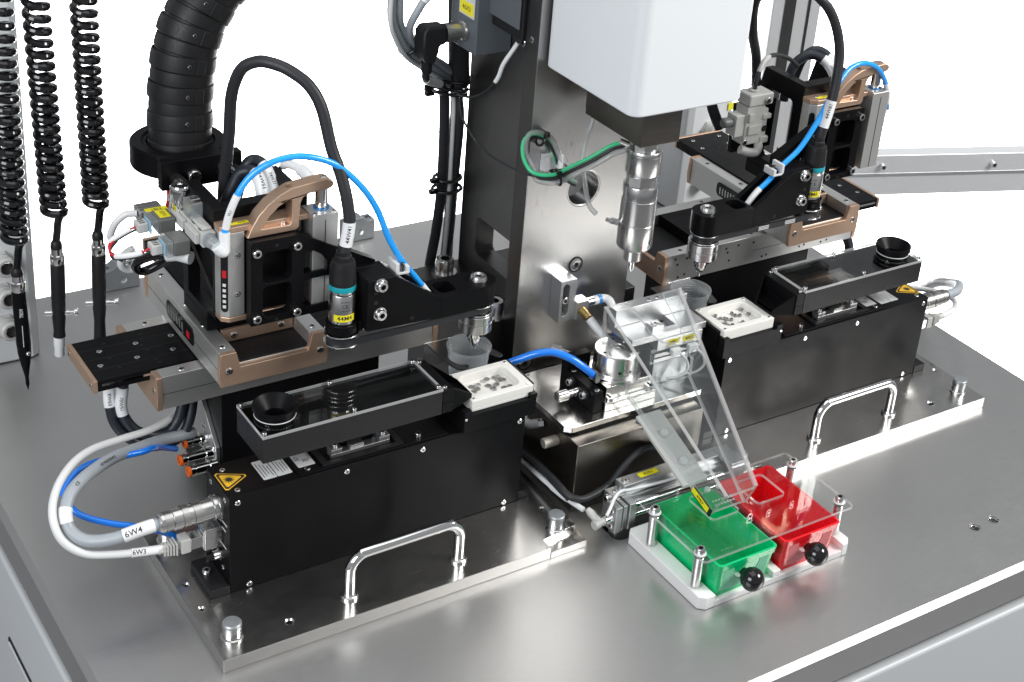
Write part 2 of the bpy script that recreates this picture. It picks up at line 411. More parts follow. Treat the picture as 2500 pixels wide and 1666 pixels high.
# table top: thick steel plate with chamfered rim, bores and a slot for the slide
bores = [circ(309.6, -176, 6, 24), circ(340.7, -175.7, 6, 24), rrect(-70, 96, -9, 34, 9)]
mb = MB()
mb.prism([(-616, -245), (616, -245), (616, 758), (-616, 758)], 'z', -40, 0, bores)
o = [(-616, -245), (616, -245), (616, 758), (-616, 758)]; p = [(-622, -251), (622, -251), (622, 764), (-622, 764)]
n0 = [(x, y, 0) for x, y in o] + [(x, y, -6.5) for x, y in p] + [(x, y, -46) for x, y in p] + [(x, y, -46) for x, y in o]
mb.add(n0, [(4 * k + i, 4 * k + 4 + i, 4 * k + 4 + (i + 1) % 4, 4 * k + (i + 1) % 4) for k in range(3) for i in range(4)])
tt = solo('table_top', mb, 'table_steel', '', '', kind='structure', ang=20)

for bx_, by_ in ((309.6, -176), (340.7, -175.7)):
    mb = MB(); mb.lathe([(5.2, -14), (5.2, -2), (7.2, 0.12), (7.5, 0.12)], (bx_, by_, 0), (0, 0, 1), 28, cap=False); part(tt, 'bore_chamfer', mb, 'screw_steel')
    mb = MB(); mb.lathe([(0.01, -13.5), (5.3, -13.5)], (bx_, by_, 0), (0, 0, 1), 24, cap=False); part(tt, 'bore_floor', mb, 'dull_steel')
cab = MB(); cab.box(-612, 612, -241, 754, -62, -46.3)
g = solo('cabinet_gap', cab, 'hole_black', '', '', kind='structure')
cab = MB(); cab.box(-624, 624, -253, 766, -890, -60)
g = solo('cabinet', cab, 'cabinet_paint', '', '', kind='structure', bev=5)
mb = MB(); mb.prism(rrect(-240, 328, -860, -165, 6), 'x', -627, -624.2)
part(g, 'door_panel', mb, 'cabinet_paint', bev=1.5)
mb = MB(); mb.prism(rrect(-244, 332, -864, -161, 8), 'x', -624.6, -623.5)
part(g, 'door_gap', mb, 'hole_black')

# ================================================================ base plates with handles
def base_plate(label):
    b = thing('base_plate', label, 'base plate', (-310, 105, 0))
    outline = [(-513, 0), (-150, 0), (-104, 0), (-104, 212), (-513, 212)]
    hl = [circ(-437, 22, 4.2, 16), circ(-503, 78, 3, 12), circ(-503, 118, 3, 12), circ(-122, 62, 3, 12)]
    mb = MB(); mb.prism([(-513, 0), (-150, 0), (-150, 15), (-104, 22), (-104, 212), (-513, 212)], 'z', 0.2, 14.6, hl)
    part(b, 'plate', mb, 'plate_steel', bev=0.5)
    mb = MB(); mb.box(-149.5, -104, -0.2, 21, 0.2, 8.4); part(b, 'milled_step', mb, 'plate_steel', bev=0.4)
    for x, y, r in ((-437, 22, 4.2), (-503, 78, 3), (-503, 118, 3), (-122, 62, 3)):
        mb = MB(); mb.lathe([(r - 0.8, 0), (r - 0.8, 13.2), (r + 0.7, 14.75), (r + 0.75, 14.75)], (x, y, 0), (0, 0, 1), 20, cap=False); part(b, 'threaded_hole', mb, 'turned_steel')
        mb = MB(); mb.lathe([(0.01, 5), (r, 5)], (x, y, 0), (0, 0, 1), 16, cap=False); part(b, 'hole_floor', mb, 'hole_black')
    pts = [(-370, 29, 15), (-370, 29, 44)] + [(-370 + 19 * (1 - math.cos(t)), 29, 44 + 19 * math.sin(t)) for t in (0.35, 0.7, 1.05, 1.35)] + [(-351, 29, 63), (-265, 29, 63)] + \
          [(-246 - 19 * (1 - math.sin(t)), 29, 44 + 19 * math.cos(t)) for t in (0.25, 0.55, 0.9, 1.25)] + [(-246, 29, 44), (-246, 29, 15)]
    mb = MB(); mb.tube(pts, 5.6, seg=24, res=5); h = part(b, 'handle', mb, 'chrome')
    for x in (-370, -246):
        mb = MB(); mb.lathe([(5.4, 0), (9, 0), (9, 2.2), (7.8, 3.2), (6.4, 3.2), (5.4, 5)], (x, 29, 14.7), (0, 0, 1), 28, cap=False); part(h, 'handle_foot', mb, 'screw_steel')
    for x, y in ((-493, 28), (-127, 27.5), (-493, 193)):
        mb = MB(); mb.lathe([(10.8, 0), (10.8, 1.4), (10.2, 1.8), (9.4, 2.2)], (x, y, 14.7), (0, 0, 1), 32, cap=False); mb.lathe([(9.2, 0), (9.2, 16), (8.6, 17)], (x, y, 15), (0, 0, 1), 32); c = part(b, 'locating_stud', mb, 'zinc')
        mb = MB(); mb.lathe([(9.25, 14), (9.25, 16.3), (8.2, 17.6), (0.01, 18)], (x, y, 15), (0, 0, 1), 32); part(c, 'stud_cap', mb, 'cap_grey')
    return b
setxf(); base_plate('dark brushed steel base plate under the feeder nearest the white looped cables')
setxf(-1); base_plate('bright sparkling steel base plate beside the red bin')

# ================================================================ feeders
def star(cx, cy, r0, r1, n=12):
    return [(cx + (r1 if i % 2 == 0 else r0) * math.cos(PI * i / n + 0.1), cy + (r1 if i % 2 == 0 else r0) * math.sin(PI * i / n + 0.1)) for i in range(2 * n)]
def feeder(label, side):
    f = thing('part_feeder', label, 'feeder', (-303, 115, 14.8))
    mb = MB(); mb.box(-470, -137, 86.7, 144, 14.8, 127); part(f, 'housing', mb, 'black_ano', bev=0.8)
    mb = MB(); mb.box(-396, -230, 89.5, 143.5, 127.1, 128.6); cv = part(f, 'top_cover', mb, 'black_ano', bev=0.5)
    mb = MB(); mb.box(-490, -470.3, 86, 139, 14.7, 24); ft = part(f, 'foot', mb, 'black_matte', bev=0.8)
    screw(ft, (-483, 114, 24.1), r=4.3, h=5)
    mb = MB(); mb.box(-136.7, -122, 88, 140, 14.7, 24); part(f, 'foot', mb, 'black_matte', bev=0.8)
    for x, z in ((-461.8, 119.7), (-346.6, 119.4), (-261, 119.3), (-144, 119.4), (-450, 18.8), (-156, 18.6)):
        screw(f, (x, 86.6, z), (0, -1, 0), 3.0, 1.1, 'flat')
    for x, y in ((-458, 132.6), (-457.8, 96.4)): screw(f, (x, y, 127.05), r=3.0, h=1.0, kind='flat')
    screw(f, (-384.8, 96.3, 128.65), r=3.0, h=1.0, kind='flat')
    screw(f, (-261.3, 97.5, 128.6), r=3.2, h=4.5)
    for y, z in ((131, 119), (97, 119), (104, 34)): screw(f, (-470.1, y, z), (-1, 0, 0), 2.8, 1.0, 'flat')
    # warning triangle
    def tri(k, c=(-460, 115)):
        q = []
        for (x, y) in ((-470, 132), (-440, 115.4), (-470, 98)):
            vx, vy = c[0] + (x - c[0]) * k, c[1] + (y - c[1]) * k; q.append((vx, vy))
        out = []
        for i in range(3):
            a, b_, c_ = q[i - 1], q[i], q[(i + 1) % 3]
            for s_, d_ in ((a, 0.09), (c_, 0.09)): out.append((b_[0] + (s_[0] - b_[0]) * d_, b_[1] + (s_[1] - b_[1]) * d_))
        return out
    tx = 1.8
    mb = MB(); mb.prism([(x + tx, y) for x, y in tri(0.98)], 'z', 127.05, 127.25); wl = part(f, 'warning_label', mb, 'warning_yellow')
    mb = MB(); mb.prism([(x + tx, y) for x, y in tri(0.88)], 'z', 127.2, 127.4); part(wl, 'warning_border', mb, 'ink')
    mb = MB(); mb.prism([(x + tx, y) for x, y in tri(0.68)], 'z', 127.3, 127.5); part(wl, 'warning_field', mb, 'warning_yellow')
    mb = MB(); mb.prism(star(-458.6, 115.2, 2.6, 6.6), 'z', 127.45, 127.6); part(wl, 'laser_symbol', mb, 'ink')
    # rating plates
    mb = MB(); mb.prism(rrect(-429, -415, 99.5, 132, 1.2), 'z', 127.05, 127.2); mb.prism(rrect(-414.4, -399, 99.5, 132, 1.2), 'z', 127.05, 127.2); rp = part(f, 'rating_plate', mb, 'paper')
    for k in range(9):
        mb = MB(); x0 = -427 + k * 3.05 + (1 if k > 4 else 0); mb.box(x0, x0 + 0.7, 103 + (k % 3) * 2, 128 - (k % 4) * 2.5, 127.2, 127.28); part(rp, 'print_line', mb, 'ink')
    mb = MB(); mb.prism(rrect(-392, -374, 101, 131, 1.2), 'z', 128.65, 128.8); rp = part(f, 'mark_plate', mb, 'paper')
    sx = 1 if XF[0] > 0 else -1
    xd, yd = ((0, -1, 0), (1, 0, 0)) if sx > 0 else ((0, 1, 0), (-1, 0, 0))
    text(rp, 'CE', (-388.5, 116, 128.8), xd, yd, 6, bold=0.05); text(rp, 'UK', (-382.6, 111, 128.8), xd, yd, 4.2, bold=0.08); text(rp, 'CA', (-379.2, 111, 128.8), xd, yd, 4.2, bold=0.08); text(rp, '24390167', (-375.8, 116, 128.8), xd, yd, 3)
    # foam seal and silver bracket carrying the hopper
    mb = MB(); mb.prism([(-370, 92), (-281, 92), (-281, 140), (-370, 140)], 'z', 128.7, 131.2, [[(-364, 96), (-287, 96), (-287, 136), (-364, 136)]]); part(f, 'foam_seal', mb, 'sintered' if False else 'black_matte')
    mb = MB(); mb.box(-357, -292, 101, 111, 128.8, 133); mb.box(-357, -345, 101, 112, 133, 138.5); mb.box(-304, -292, 101, 112, 133, 138.5); mb.box(-335, -320, 103, 112, 133, 136.5); br = part(f, 'hopper_bracket', mb, 'raw_alu', bev=0.4)
    screw(br, (-351, 106, 138.5), r=2.8, h=3); screw(br, (-298, 106, 138.5), r=2.8, h=3)
    mb = MB(); mb.box(-340, -306, 112.2, 138, 128.8, 160); part(f, 'hopper_post', mb, 'black_ano', bev=0.5)
    # hopper
    h = thing_part = MB(); h.prism([(-438, 82), (-244, 82), (-244, 144), (-438, 144)], 'z', 162, 186.6, [rrect(-435, -247, 85, 141, 4)]); h.box(-438, -244, 82, 144, 159.5, 161.98)
    hp = part(f, 'hopper', h, 'black_matte', bev=0.6)
    mb = MB(); mb.prism([(-438, 82), (-244, 82), (-244, 144), (-438, 144)], 'z', 187.0, 190.0, [circ(-413, 111, 19.2, 32)]); part(hp, 'lid', mb, 'acrylic_tint')
    mb = MB()
    for x0, x1, y0, y1 in ((-438.2, -243.8, 81.8, 82.3), (-438.2, -243.8, 143.7, 144.2), (-438.2, -437.7, 82.3, 143.7), (-244.3, -243.8, 82.3, 143.7)): mb.box(x0, x1, y0, y1, 187.0, 190.1)
    mb.box(-436, -300, 81.2, 81.8, 188.6, 190.0) if False else None
    part(hp, 'lid_edge', mb, 'acrylic_edge')
    mb = MB(); mb.lathe([(10.5, 192), (20.6, 203.5), (21.6, 203.5), (21.8, 199), (20, 197.5), (20, 193.5), (19, 193.2), (19, 176), (10.5, 176), (10.5, 192)], (-413, 111, 0), (0, 0, 1), 40, cap=False); part(hp, 'funnel', mb, 'black_ano')
    mb = MB(); mb.lathe([(19.8, 192.4), (20.3, 192.8), (20.3, 193.4), (19.8, 193.8)], (-413, 111, 0), (0, 0, 1), 40, cap=False); part(hp, 'funnel_ring', mb, 'print_white')
    for x, y in ((-435, 86.2), (-435, 140.6), (-341.3, 140.6), (-341, 86.2), (-247.5, 140.3), (-247.2, 86.4), (-239.5, 140), (-239.5, 86.4)): screw(hp, (x, y, 190.1 if x < -242 else 187.3), r=2.4, h=2.4)
    mb = MB(); mb.box(-243.6, -231, 82, 144, 172, 187); mb.add([(-243.6, 82, 160), (-231, 82, 160), (-231, 144, 160), (-243.6, 144, 160), (-243.6, 82, 171.8), (-231, 82, 171.8), (-231, 144, 171.8), (-243.6, 144, 171.8)], [(0, 3, 2, 1), (0, 1, 5, 4), (1, 2, 6, 5), (2, 3, 7, 6), (3, 0, 4, 7)])
    part(hp, 'spout_flange', mb, 'black_ano', bev=0.5)
    A = [(-231, 83.5, 186), (-231, 142.5, 186), (-204, 121.5, 168.5), (-204, 90.5, 168.5)]; B = [(-231, 83.5, 160), (-231, 142.5, 160), (-204, 121.5, 163.5), (-204, 90.5, 163.5)]
    mb = MB(); i = [(-231, 86, 163), (-231, 140, 163), (-204, 119.8, 165), (-204, 92.2, 165)]; t_ = [(-231, 86, 186), (-231, 140, 186), (-204, 119.8, 168.5), (-204, 92.2, 168.5)]
    mb.add(A + B + i + t_, [(4, 5, 6, 7)[::-1], (0, 4, 7, 3)[::-1], (1, 2, 6, 5)[::-1], (3, 7, 6, 2)[::-1], (8, 9, 10, 11), (8, 11, 15, 12), (9, 13, 14, 10), (0, 3, 15, 12), (1, 13, 14, 2), (11, 10, 14, 15)])
    part(hp, 'spout', mb, 'black_ano')
    # tray holder and white tray
    mb = MB(); mb.box(-216, -128, 82, 146.5, 127.2, 147.8); mb.box(-216, -207, 81.6, 90, 147.9, 152.5); mb.box(-136, -127.6, 81.6, 93, 147.9, 153); mb.box(-129.6, -125, 93.2, 146, 140, 158.5); th = part(f, 'tray_holder', mb, 'black_ano', bev=0.5)
    screw(th, (-214, 81.9, 144), (0, -1, 0), 1.6, 0.8, 'flat')
    mb = MB(); mb.prism([(-205, 87), (-130, 87), (-130, 143), (-205, 143)], 'z', 151.6, 161, [rrect(-196, -139, 95, 135, 9)]); mb.box(-205, -130, 87, 143, 148, 151.5)
    tr = part(f, 'tray', mb, 'tray_white', bev=0.5)
    for x, y in ((-200.5, 91), (-134, 91), (-134, 139), (-200.5, 139)): screw(tr, (x, y, 161), r=1.8, h=0.7, kind='flat')
    # connectors on the end face
    y, z = 110, 103.5
    mb = MB(); mb.lathe([(12.60, 0), (12.60, 3), (11.42, 3.4), (11.42, 5), (12.26, 5.2), (12.26, 8), (10.58, 9), (10.58, 20)], (-470.2, y, z), (-1, 0, 0), 48, cap=False); cc = part(f, 'circular_connector', mb, 'turned_steel')
    def knurl(x0, L, r):
        m_ = MB(); vs = []; fs = []; sg = 72; st = max(3, int(L / 0.75))
        for j in range(st + 1):
            for i in range(sg):
                rr = r + (0.35 if (i + j) % 2 else -0.2); a = 2 * PI * i / sg
                vs.append((x0 - L * j / st, y + rr * math.cos(a), z + rr * math.sin(a)))
        for j in range(st):
            for i in range(sg): fs.append((j * sg + i, j * sg + (i + 1) % sg, (j + 1) * sg + (i + 1) % sg, (j + 1) * sg + i))
        m_.add(vs, [q[::-1] for q in fs]); return m_
    part(cc, 'knurled_ring', knurl(-490, 8, 10.9), 'knurl', ang=5)
    mb = MB(); mb.lathe([(10.42, 0), (10.42, 5)], (-498, y, z), (-1, 0, 0), 48, cap=False); part(cc, 'barrel', mb, 'turned_steel')
    part(cc, 'knurled_ring', knurl(-503, 6, 10.9), 'knurl', ang=5)
    mb = MB(); mb.lathe([(10.42, 0), (10.42, 9), (9.41, 9.5), (9.41, 10.5)], (-509, y, z), (-1, 0, 0), 48, cap=False); part(cc, 'barrel', mb, 'turned_steel')
    part(cc, 'knurled_ring', knurl(-519.5, 6.5, 9.6), 'knurl', ang=5)
    mb = MB(); mb.lathe([(9.41, 0), (9.58, 2), (8.40, 5), (6.05, 6.4), (5.21, 6.4)], (-526, y, z), (-1, 0, 0), 48, cap=False); part(cc, 'clamp_nut', mb, 'turned_steel')
    mb = MB(); mb.box(-488, -470.2, 104, 121, 60, 84); ej = part(f, 'network_socket', mb, 'screw_steel', bev=0.5)
    mb = MB(); mb.box(-489, -488.05, 105.5, 119.5, 61, 82); part(ej, 'spring_frame', mb, 'turned_steel', bev=0.3)
    mb = MB(); mb.box(-501, -489.1, 106.5, 118.5, 64, 77); pl = part(f, 'network_plug', mb, 'chrome', bev=0.5)
    mb = MB(); mb.box(-511, -501.1, 105.3, 119.5, 62.5, 78.5); part(pl, 'plug_body', mb, 'light_grey_plastic', bev=1.2)
    for k in range(5):
        mb = MB(); x0 = -514.4 - k * 2.8; s_ = 6.8 - k * 0.5; mb.box(x0 - 1.7, x0, 112.3 - s_, 112.3 + s_, 70 - s_, 70 + s_); part(pl, 'boot_rib', mb, 'light_grey_plastic', bev=0.4)
    mb = MB(); mb.cyl((-511.1, 112.3, 70), (-532, 112.3, 71), 4.6); part(pl, 'boot', mb, 'light_grey_plastic')
    mb = MB(); mb.lathe([(6.2, 0), (6.2, 3), (4.4, 3.2), (4.4, 4), (4.8, 4.4), (4.3, 5), (4.8, 5.6), (4.3, 6.2), (4.8, 6.8), (4.3, 7.4), (4.8, 8), (4.3, 8.6), (4.8, 9.2), (4.3, 9.8)], (-470.2, 107, 49), (-1, 0, 0), 24, cap=False); sc_ = part(f, 'small_socket', mb, 'screw_steel')
    mb = MB(); mb.lathe([(5.2, 9.6), (5.2, 15.5), (4, 16), (2.4, 16), (2.4, 11)], (-470.2, 107, 49), (-1, 0, 0), 24, cap=False); part(sc_, 'socket_cap', mb, 'black_gloss')
    if side > 0:
        for y0, z0, L in ((129, 100, 12), (99, 90, 12), (118, 88, 22), (103, 82, 14), (102, 62, 14)):
            mb = MB(); mb.box(-470.25, -470.05, y0 - L / 2, y0 + L / 2, z0 - 0.8, z0 + 0.8); part(f, 'panel_print', mb, 'print_white')
    return f
setxf(); feeder('long black part feeder next to the white and grey looped cables', 1)
setxf(-1); feeder('long black part feeder standing behind the red bin', -1)
setxf()
# small parts lying in the two trays
dl = [(-183.5,124.3),(-175.6,124.6),(-180.2,117.6),(-186.8,114.1),(-166,129),(-161,130.3),(-152.2,129.1),(-148,129),(-150.8,122.7),(-166.5,118.4),(-163.9,111.5),(-157.5,116.2),(-153,108.1),(-165.6,104.6),(-158.7,101.2),(-146.9,106.6),(-147.4,102.4),(-145.8,122.2)]
for i, (x, y) in enumerate(dl):
    mb = MB(); dark = i % 3 != 1
    mb.lathe([(0.7, 0), (3.4, 0), (3.4, 0.4), (3.1, 0.6), (2.2, 0.45), (0.7, 0.5)], (x, y, 151.7 + (i % 4) * 0.25), (random.uniform(-.08, .08), random.uniform(-.08, .08), 1), 20, cap=False)
    solo('metal_disc', mb, 'dull_steel' if dark else 'zinc', 'small dark metal disc lying in the white tray before the left cup' if dark else 'small shiny metal disc lying in the white tray before the left cup', 'disc', group='dark discs in the near white tray' if dark else 'shiny discs in the near white tray')
dr = [(153.2,131.4),(155.3,124.2),(159.3,122.4),(161.2,119.6),(165.4,116.2),(175.2,128.3),(176.3,122.1),(180.9,119.9),(191.1,130.6),(192.6,118.4),(174.1,106.5),(153.6,113.7),(153.1,107.9),(158,105.5),(158.1,102.2),(149,103)]
for i, (x, y) in enumerate(dr):
    mb = MB(); mb.lathe([(0.8, 0), (2.3, 0), (2.3, 2.0), (2.0, 2.3), (0.8, 2.3), (0.8, 0)], (x, y, 152.2), (random.uniform(-.5, .5), random.uniform(-.5, .5), 0.8), 14, cap=False)
    solo('small_bushing', mb, 'dull_steel', 'tiny metal bushing lying in the white tray behind the acrylic chute', 'bushing', group='tiny bushings in the far white tray')

# ================================================================ pedestals and stages
def pedestal(label):
    p = thing('pedestal', label, 'pedestal', (-318, 303, 0))
    mb = MB(); mb.box(-410, -226, 250, 356, 0.2, 135.6); part(p, 'block', mb, 'black_ano', bev=0.8)
    return p
setxf(); ped = pedestal('black machined block carrying the slide by the blue lower hose')
mb = MB(); mb.prism([(255, 42), (330, 42), (330, 110), (300, 110), (255, 64)], 'x', -415, -410.3); pn = part(ped, 'connector_panel', mb, 'raw_alu', bev=0.4)
for y, z in ((262, 60),): screw(pn, (-415.1, y, z), (-1, 0, 0), 3.4, 1.6, 'button')
for y, z in ((276, 64), (287, 74)): screw(pn, (-415.1, y, z), (-1, 0, 0), 4, 1.4, 'flat')
for i, (y, z, L) in enumerate(((265, 54, 37), (254, 45, 32), (280, 63, 26))):
    mb = MB(); mb.lathe([(7.2, 0), (7.2, 8), (5.6, 8.3), (5.6, 10), (6.4, 10.2), (6.4, L - 9), (5.4, L - 8.6), (5.4, L - 6.6), (6.6, L - 6.4), (6.6, L - 3)], (-415.2, y, z), (-1, 0, 0), 24, cap=False); pf = part(pn, 'push_fitting', mb, 'chrome')
    mb = MB(); mb.lathe([(6.0, L - 3), (6.0, L), (3.4, L), (3.4, L - 6)], (-415.2, y, z), (-1, 0, 0), 24, cap=False); part(pn, 'release_ring', mb, 'orange')
setxf(-1); pedestal('black machined block under the slide behind the red bin')

def capshape(w0, w1, z0, z1, rw, notch):
    """U shaped end profile with slightly bowed flanks"""
    return [(w0, z0), (w0 - 1.6, (z0 + z1) / 2 - 4), (w0, z1 - 1), (w0 + 2, z1), (w0 + rw - 1.5, z1), (w0 + rw + 3, notch), (w1 - rw - 3, notch), (w1 - rw + 1.5, z1), (w1 - 2, z1), (w1, z1 - 1), (w1 + 1.6, (z0 + z1) / 2 - 4), (w1, z0)]
def ubody(w0, w1, z0, z1, rw, notch):
    return [(w0, z0), (w0, z1), (w0 + rw, z1), (w0 + rw, notch), (w1 - rw, notch), (w1 - rw, z1), (w1, z1), (w1, z0)]
def lower_stage(label, out):
    s = thing('linear_slide', label, 'linear slide', (-318, 303, 136))
    mb = MB(); mb.prism(ubody(244.5, 362.5, 136, 174.5, 17, 158), 'x', -475, -163); part(s, 'body', mb, 'stage_alu', bev=0.5)
    mb = MB(); mb.box(-475, -163, 262, 345, 158.2, 160.5); part(s, 'cover_strip', mb, 'black_matte')
    for x0, x1 in ((-481, -475.2), (-162.8, -157)):
        mb = MB(); mb.prism(capshape(244, 363, 135.7, 174.9, 18, 160.8), 'x', x0, x1); c = part(s, 'end_cap', mb, 'bronze', bev=0.5)
        xx, nn = (x0 - 0.05, (-1, 0, 0)) if x0 < -400 else (x1 + 0.05, (1, 0, 0))
        for y in (252, 355): screw(c, (xx, y, 156), nn, 3.6, 0.9, 'flat')
    mb = MB(); mb.box(-534, -534 + 312, 263, 344, 163, 175.6); tb = part(s, 'slide_table', mb, 'black_ano', bev=0.6)
    for yy in (283.5, 303.5, 323.5):
        mb = MB(); mb.box(-533.5, -223, yy - 0.5, yy + 0.5, 175.55, 175.68); part(tb, 'groove', mb, 'hole_black')
    mb = MB(); mb.box(-530, -226, 262.2, 262.95, 169, 171.5); part(tb, 'rail', mb, 'chrome')
    mb = MB(); mb.box(-538.5, -534.1, 262.5, 344.5, 162, 176.2); tc_ = part(s, 'table_end_cap', mb, 'bronze', bev=0.5)
    for y in (270, 336): screw(tc_, (-538.6, y, 169), (-1, 0, 0), 3, 0.8, 'flat')
    for x in (-522, -484, -446): 
        for y in (290, 317): screw(tb, (x + (y - 290) * 0.3, y, 175.7), r=2.9, h=0.5, kind='flat')
    for x, y in ((-509, 300), (-506, 279), (-470, 300), (-472, 312), (-469, 279), (-467, 272), (-505, 330), (-465, 333)):
        mb = MB(); mb.lathe([(0.01, 0), (1.9, 0)], (x, y, 175.75), (0, 0, 1), 14, cap=False); part(tb, 'tapped_hole', mb, 'hole_black')
    for y in (252.5, 354.5):
        for x in (-452, -300, -186):
            mb = MB(); mb.lathe([(3.4, 0), (3.4, 0.5), (2.2, 0.5), (2.2, 0.1)], (x, y, 174.5), (0, 0, 1), 20, cap=False); hh = part(s, 'mounting_hole', mb, 'chrome')
            mb = MB(); mb.lathe([(0.01, 0.2), (2.2, 0.2)], (x, y, 174.5), (0, 0, 1), 16, cap=False); part(hh, 'hole_floor', mb, 'hole_black')
    mb = MB(); mb.box(-474.5, -300, 244.3, 244.5, 153.7, 154.3); part(s, 'seam', mb, 'socket_dark')
    if out:
        for k, (x, z) in enumerate(((-174, 168), (-192, 166), (-178, 160), (-181, 142), (-191, 144), (-255, 166), (-258, 160), (-262, 148), (-275, 167), (-300, 166), (-318, 142), (-325, 143), (-340, 168), (-348, 163), (-362, 165), (-420, 142), (-430, 143), (-382, 143), (-390, 144))):
            mb = MB(); mb.lathe([(0.01, 0), (1.7, 0)], (x, 244.4, z), (0, -1, 0), 14, cap=False); part(s, 'tapped_hole', mb, 'hole_black')
    return s
setxf(); lower_stage('long silver and bronze slide reaching out over the blue lower hose', False)
setxf(-1, 4); lower_stage('long silver slide with rows of small holes behind the clear cup', True)

def cross_stage(label):
    s = thing('cross_slide', label, 'linear slide', (-374, 300, 177))
    mb = MB(); mb.prism(ubody(-431.5, -317, 177.3, 214, 17, 198), 'y', 203, 401); part(s, 'body', mb, 'stage_alu', bev=0.5)
    mb = MB(); mb.box(-414, -334, 203, 401, 198.2, 200); part(s, 'cover_strip', mb, 'black_matte')
    for y0, y1 in ((197, 202.8), (401.2, 407)):
        mb = MB(); mb.prism(capshape(-432, -316.5, 177, 214.6, 18, 196.6), 'y', y0, y1); c = part(s, 'end_cap', mb, 'bronze', bev=0.5)
        if y0 < 300:
            for x in (-423.3, -324): screw(c, (x, y0 - 0.05, 194.3), (0, -1, 0), 3.8, 1.0, 'flat')
    mb = MB(); mb.box(-413.5, -334.5, 244, 459, 204, 216.2); tb = part(s, 'slide_table', mb, 'black_ano', bev=0.6)
    mb = MB(); mb.box(-413.5, -334.5, 459.1, 464, 203, 217); part(s, 'table_end_cap', mb, 'bronze', bev=0.5)
    mb = MB(); mb.box(-413, -335, 240, 243.9, 201, 215.5); part(s, 'table_end_cap', mb, 'bronze', bev=0.4)
    for x in (-400, -348): screw(s, (x, 239.9, 208), (0, -1, 0), 3.6, 1, 'flat')
    for x in (-398, -352):
        for y in (446, 420): screw(tb, (x + (4 if y < 430 else 0), y, 216.3), r=2.9, h=0.5, kind='flat')
    for x, y in ((-386, 440), (-364, 428), (-390, 424), (-372, 412), (-350, 405)):
        mb = MB(); mb.lathe([(0.01, 0), (1.9, 0)], (x, y, 216.35), (0, 0, 1), 14, cap=False); part(tb, 'tapped_hole', mb, 'hole_black')
    for yy in (-387, -361):
        mb = MB(); mb.box(yy - 0.5, yy + 0.5, 245, 458, 216.15, 216.3); part(tb, 'groove', mb, 'hole_black')
    for x in (-423.5, -325.5):
        for y in (214, 262, 310, 380):
            mb = MB(); mb.lathe([(3.4, 0), (3.4, 0.5), (2.2, 0.5), (2.2, 0.1)], (x, y, 214), (0, 0, 1), 20, cap=False); hh = part(s, 'mounting_hole', mb, 'chrome')
            mb = MB(); mb.lathe([(0.01, 0.2), (2.2, 0.2)], (x, y, 214), (0, 0, 1), 16, cap=False); part(hh, 'hole_floor', mb, 'hole_black')
    return s
setxf(); cs = cross_stage('silver cross slide with bronze notched front holding the motor unit by the coiled cords')
mb = MB(); mb.prism(rrect(268, 343, 186.5, 205.5, 6), 'x', -432.2, -431.4); lp = part(cs, 'maker_plate', mb, 'black_gloss', bev=0.3)
mb = MB(); mb.prism(rrect(267, 344, 185.5, 206.5, 7), 'x', -431.9, -431.3); part(cs, 'plate_rim', mb, 'socket_dark')
for k in range(6):
    mb = MB(); y0 = 334 - k * 7.5; mb.prism([(y0, 190), (y0 + 4, 191), (y0 + 4.5, 199), (y0 + 2, 201), (y0 + 0.5, 198)], 'x', -432.4, -432.1); part(lp, 'emblem_stroke', mb, 'dark_grey_plastic')
mb = MB(); mb.box(-432.5, -432.1, 279, 287, 190, 197); part(lp, 'red_emblem', mb, 'red_wire')
mb = MB(); mb.box(-431.7, -431.45, 203.5, 400.5, 193.2, 193.8); part(cs, 'seam', mb, 'socket_dark')
setxf(-1, 4, 2); cs = cross_stage('silver cross slide with bronze notched front beneath the motor unit behind the white feeder tray')
setxf()
mb = MB(); mb.prism(rrect(300, 347, 186.5, 205.5, 6), 'x', 320.0, 320.8); lp = part(cs, 'maker_plate', mb, 'black_gloss', bev=0.3)
for k in range(7):
    mb = MB(); y0 = 338 - k * 5.5; mb.prism([(y0, 190), (y0 + 2, 190), (y0 + 2.5, 199), (y0 + 0.5, 200)], 'x', 319.8, 320.1); part(lp, 'emblem_stroke', mb, 'print_white')

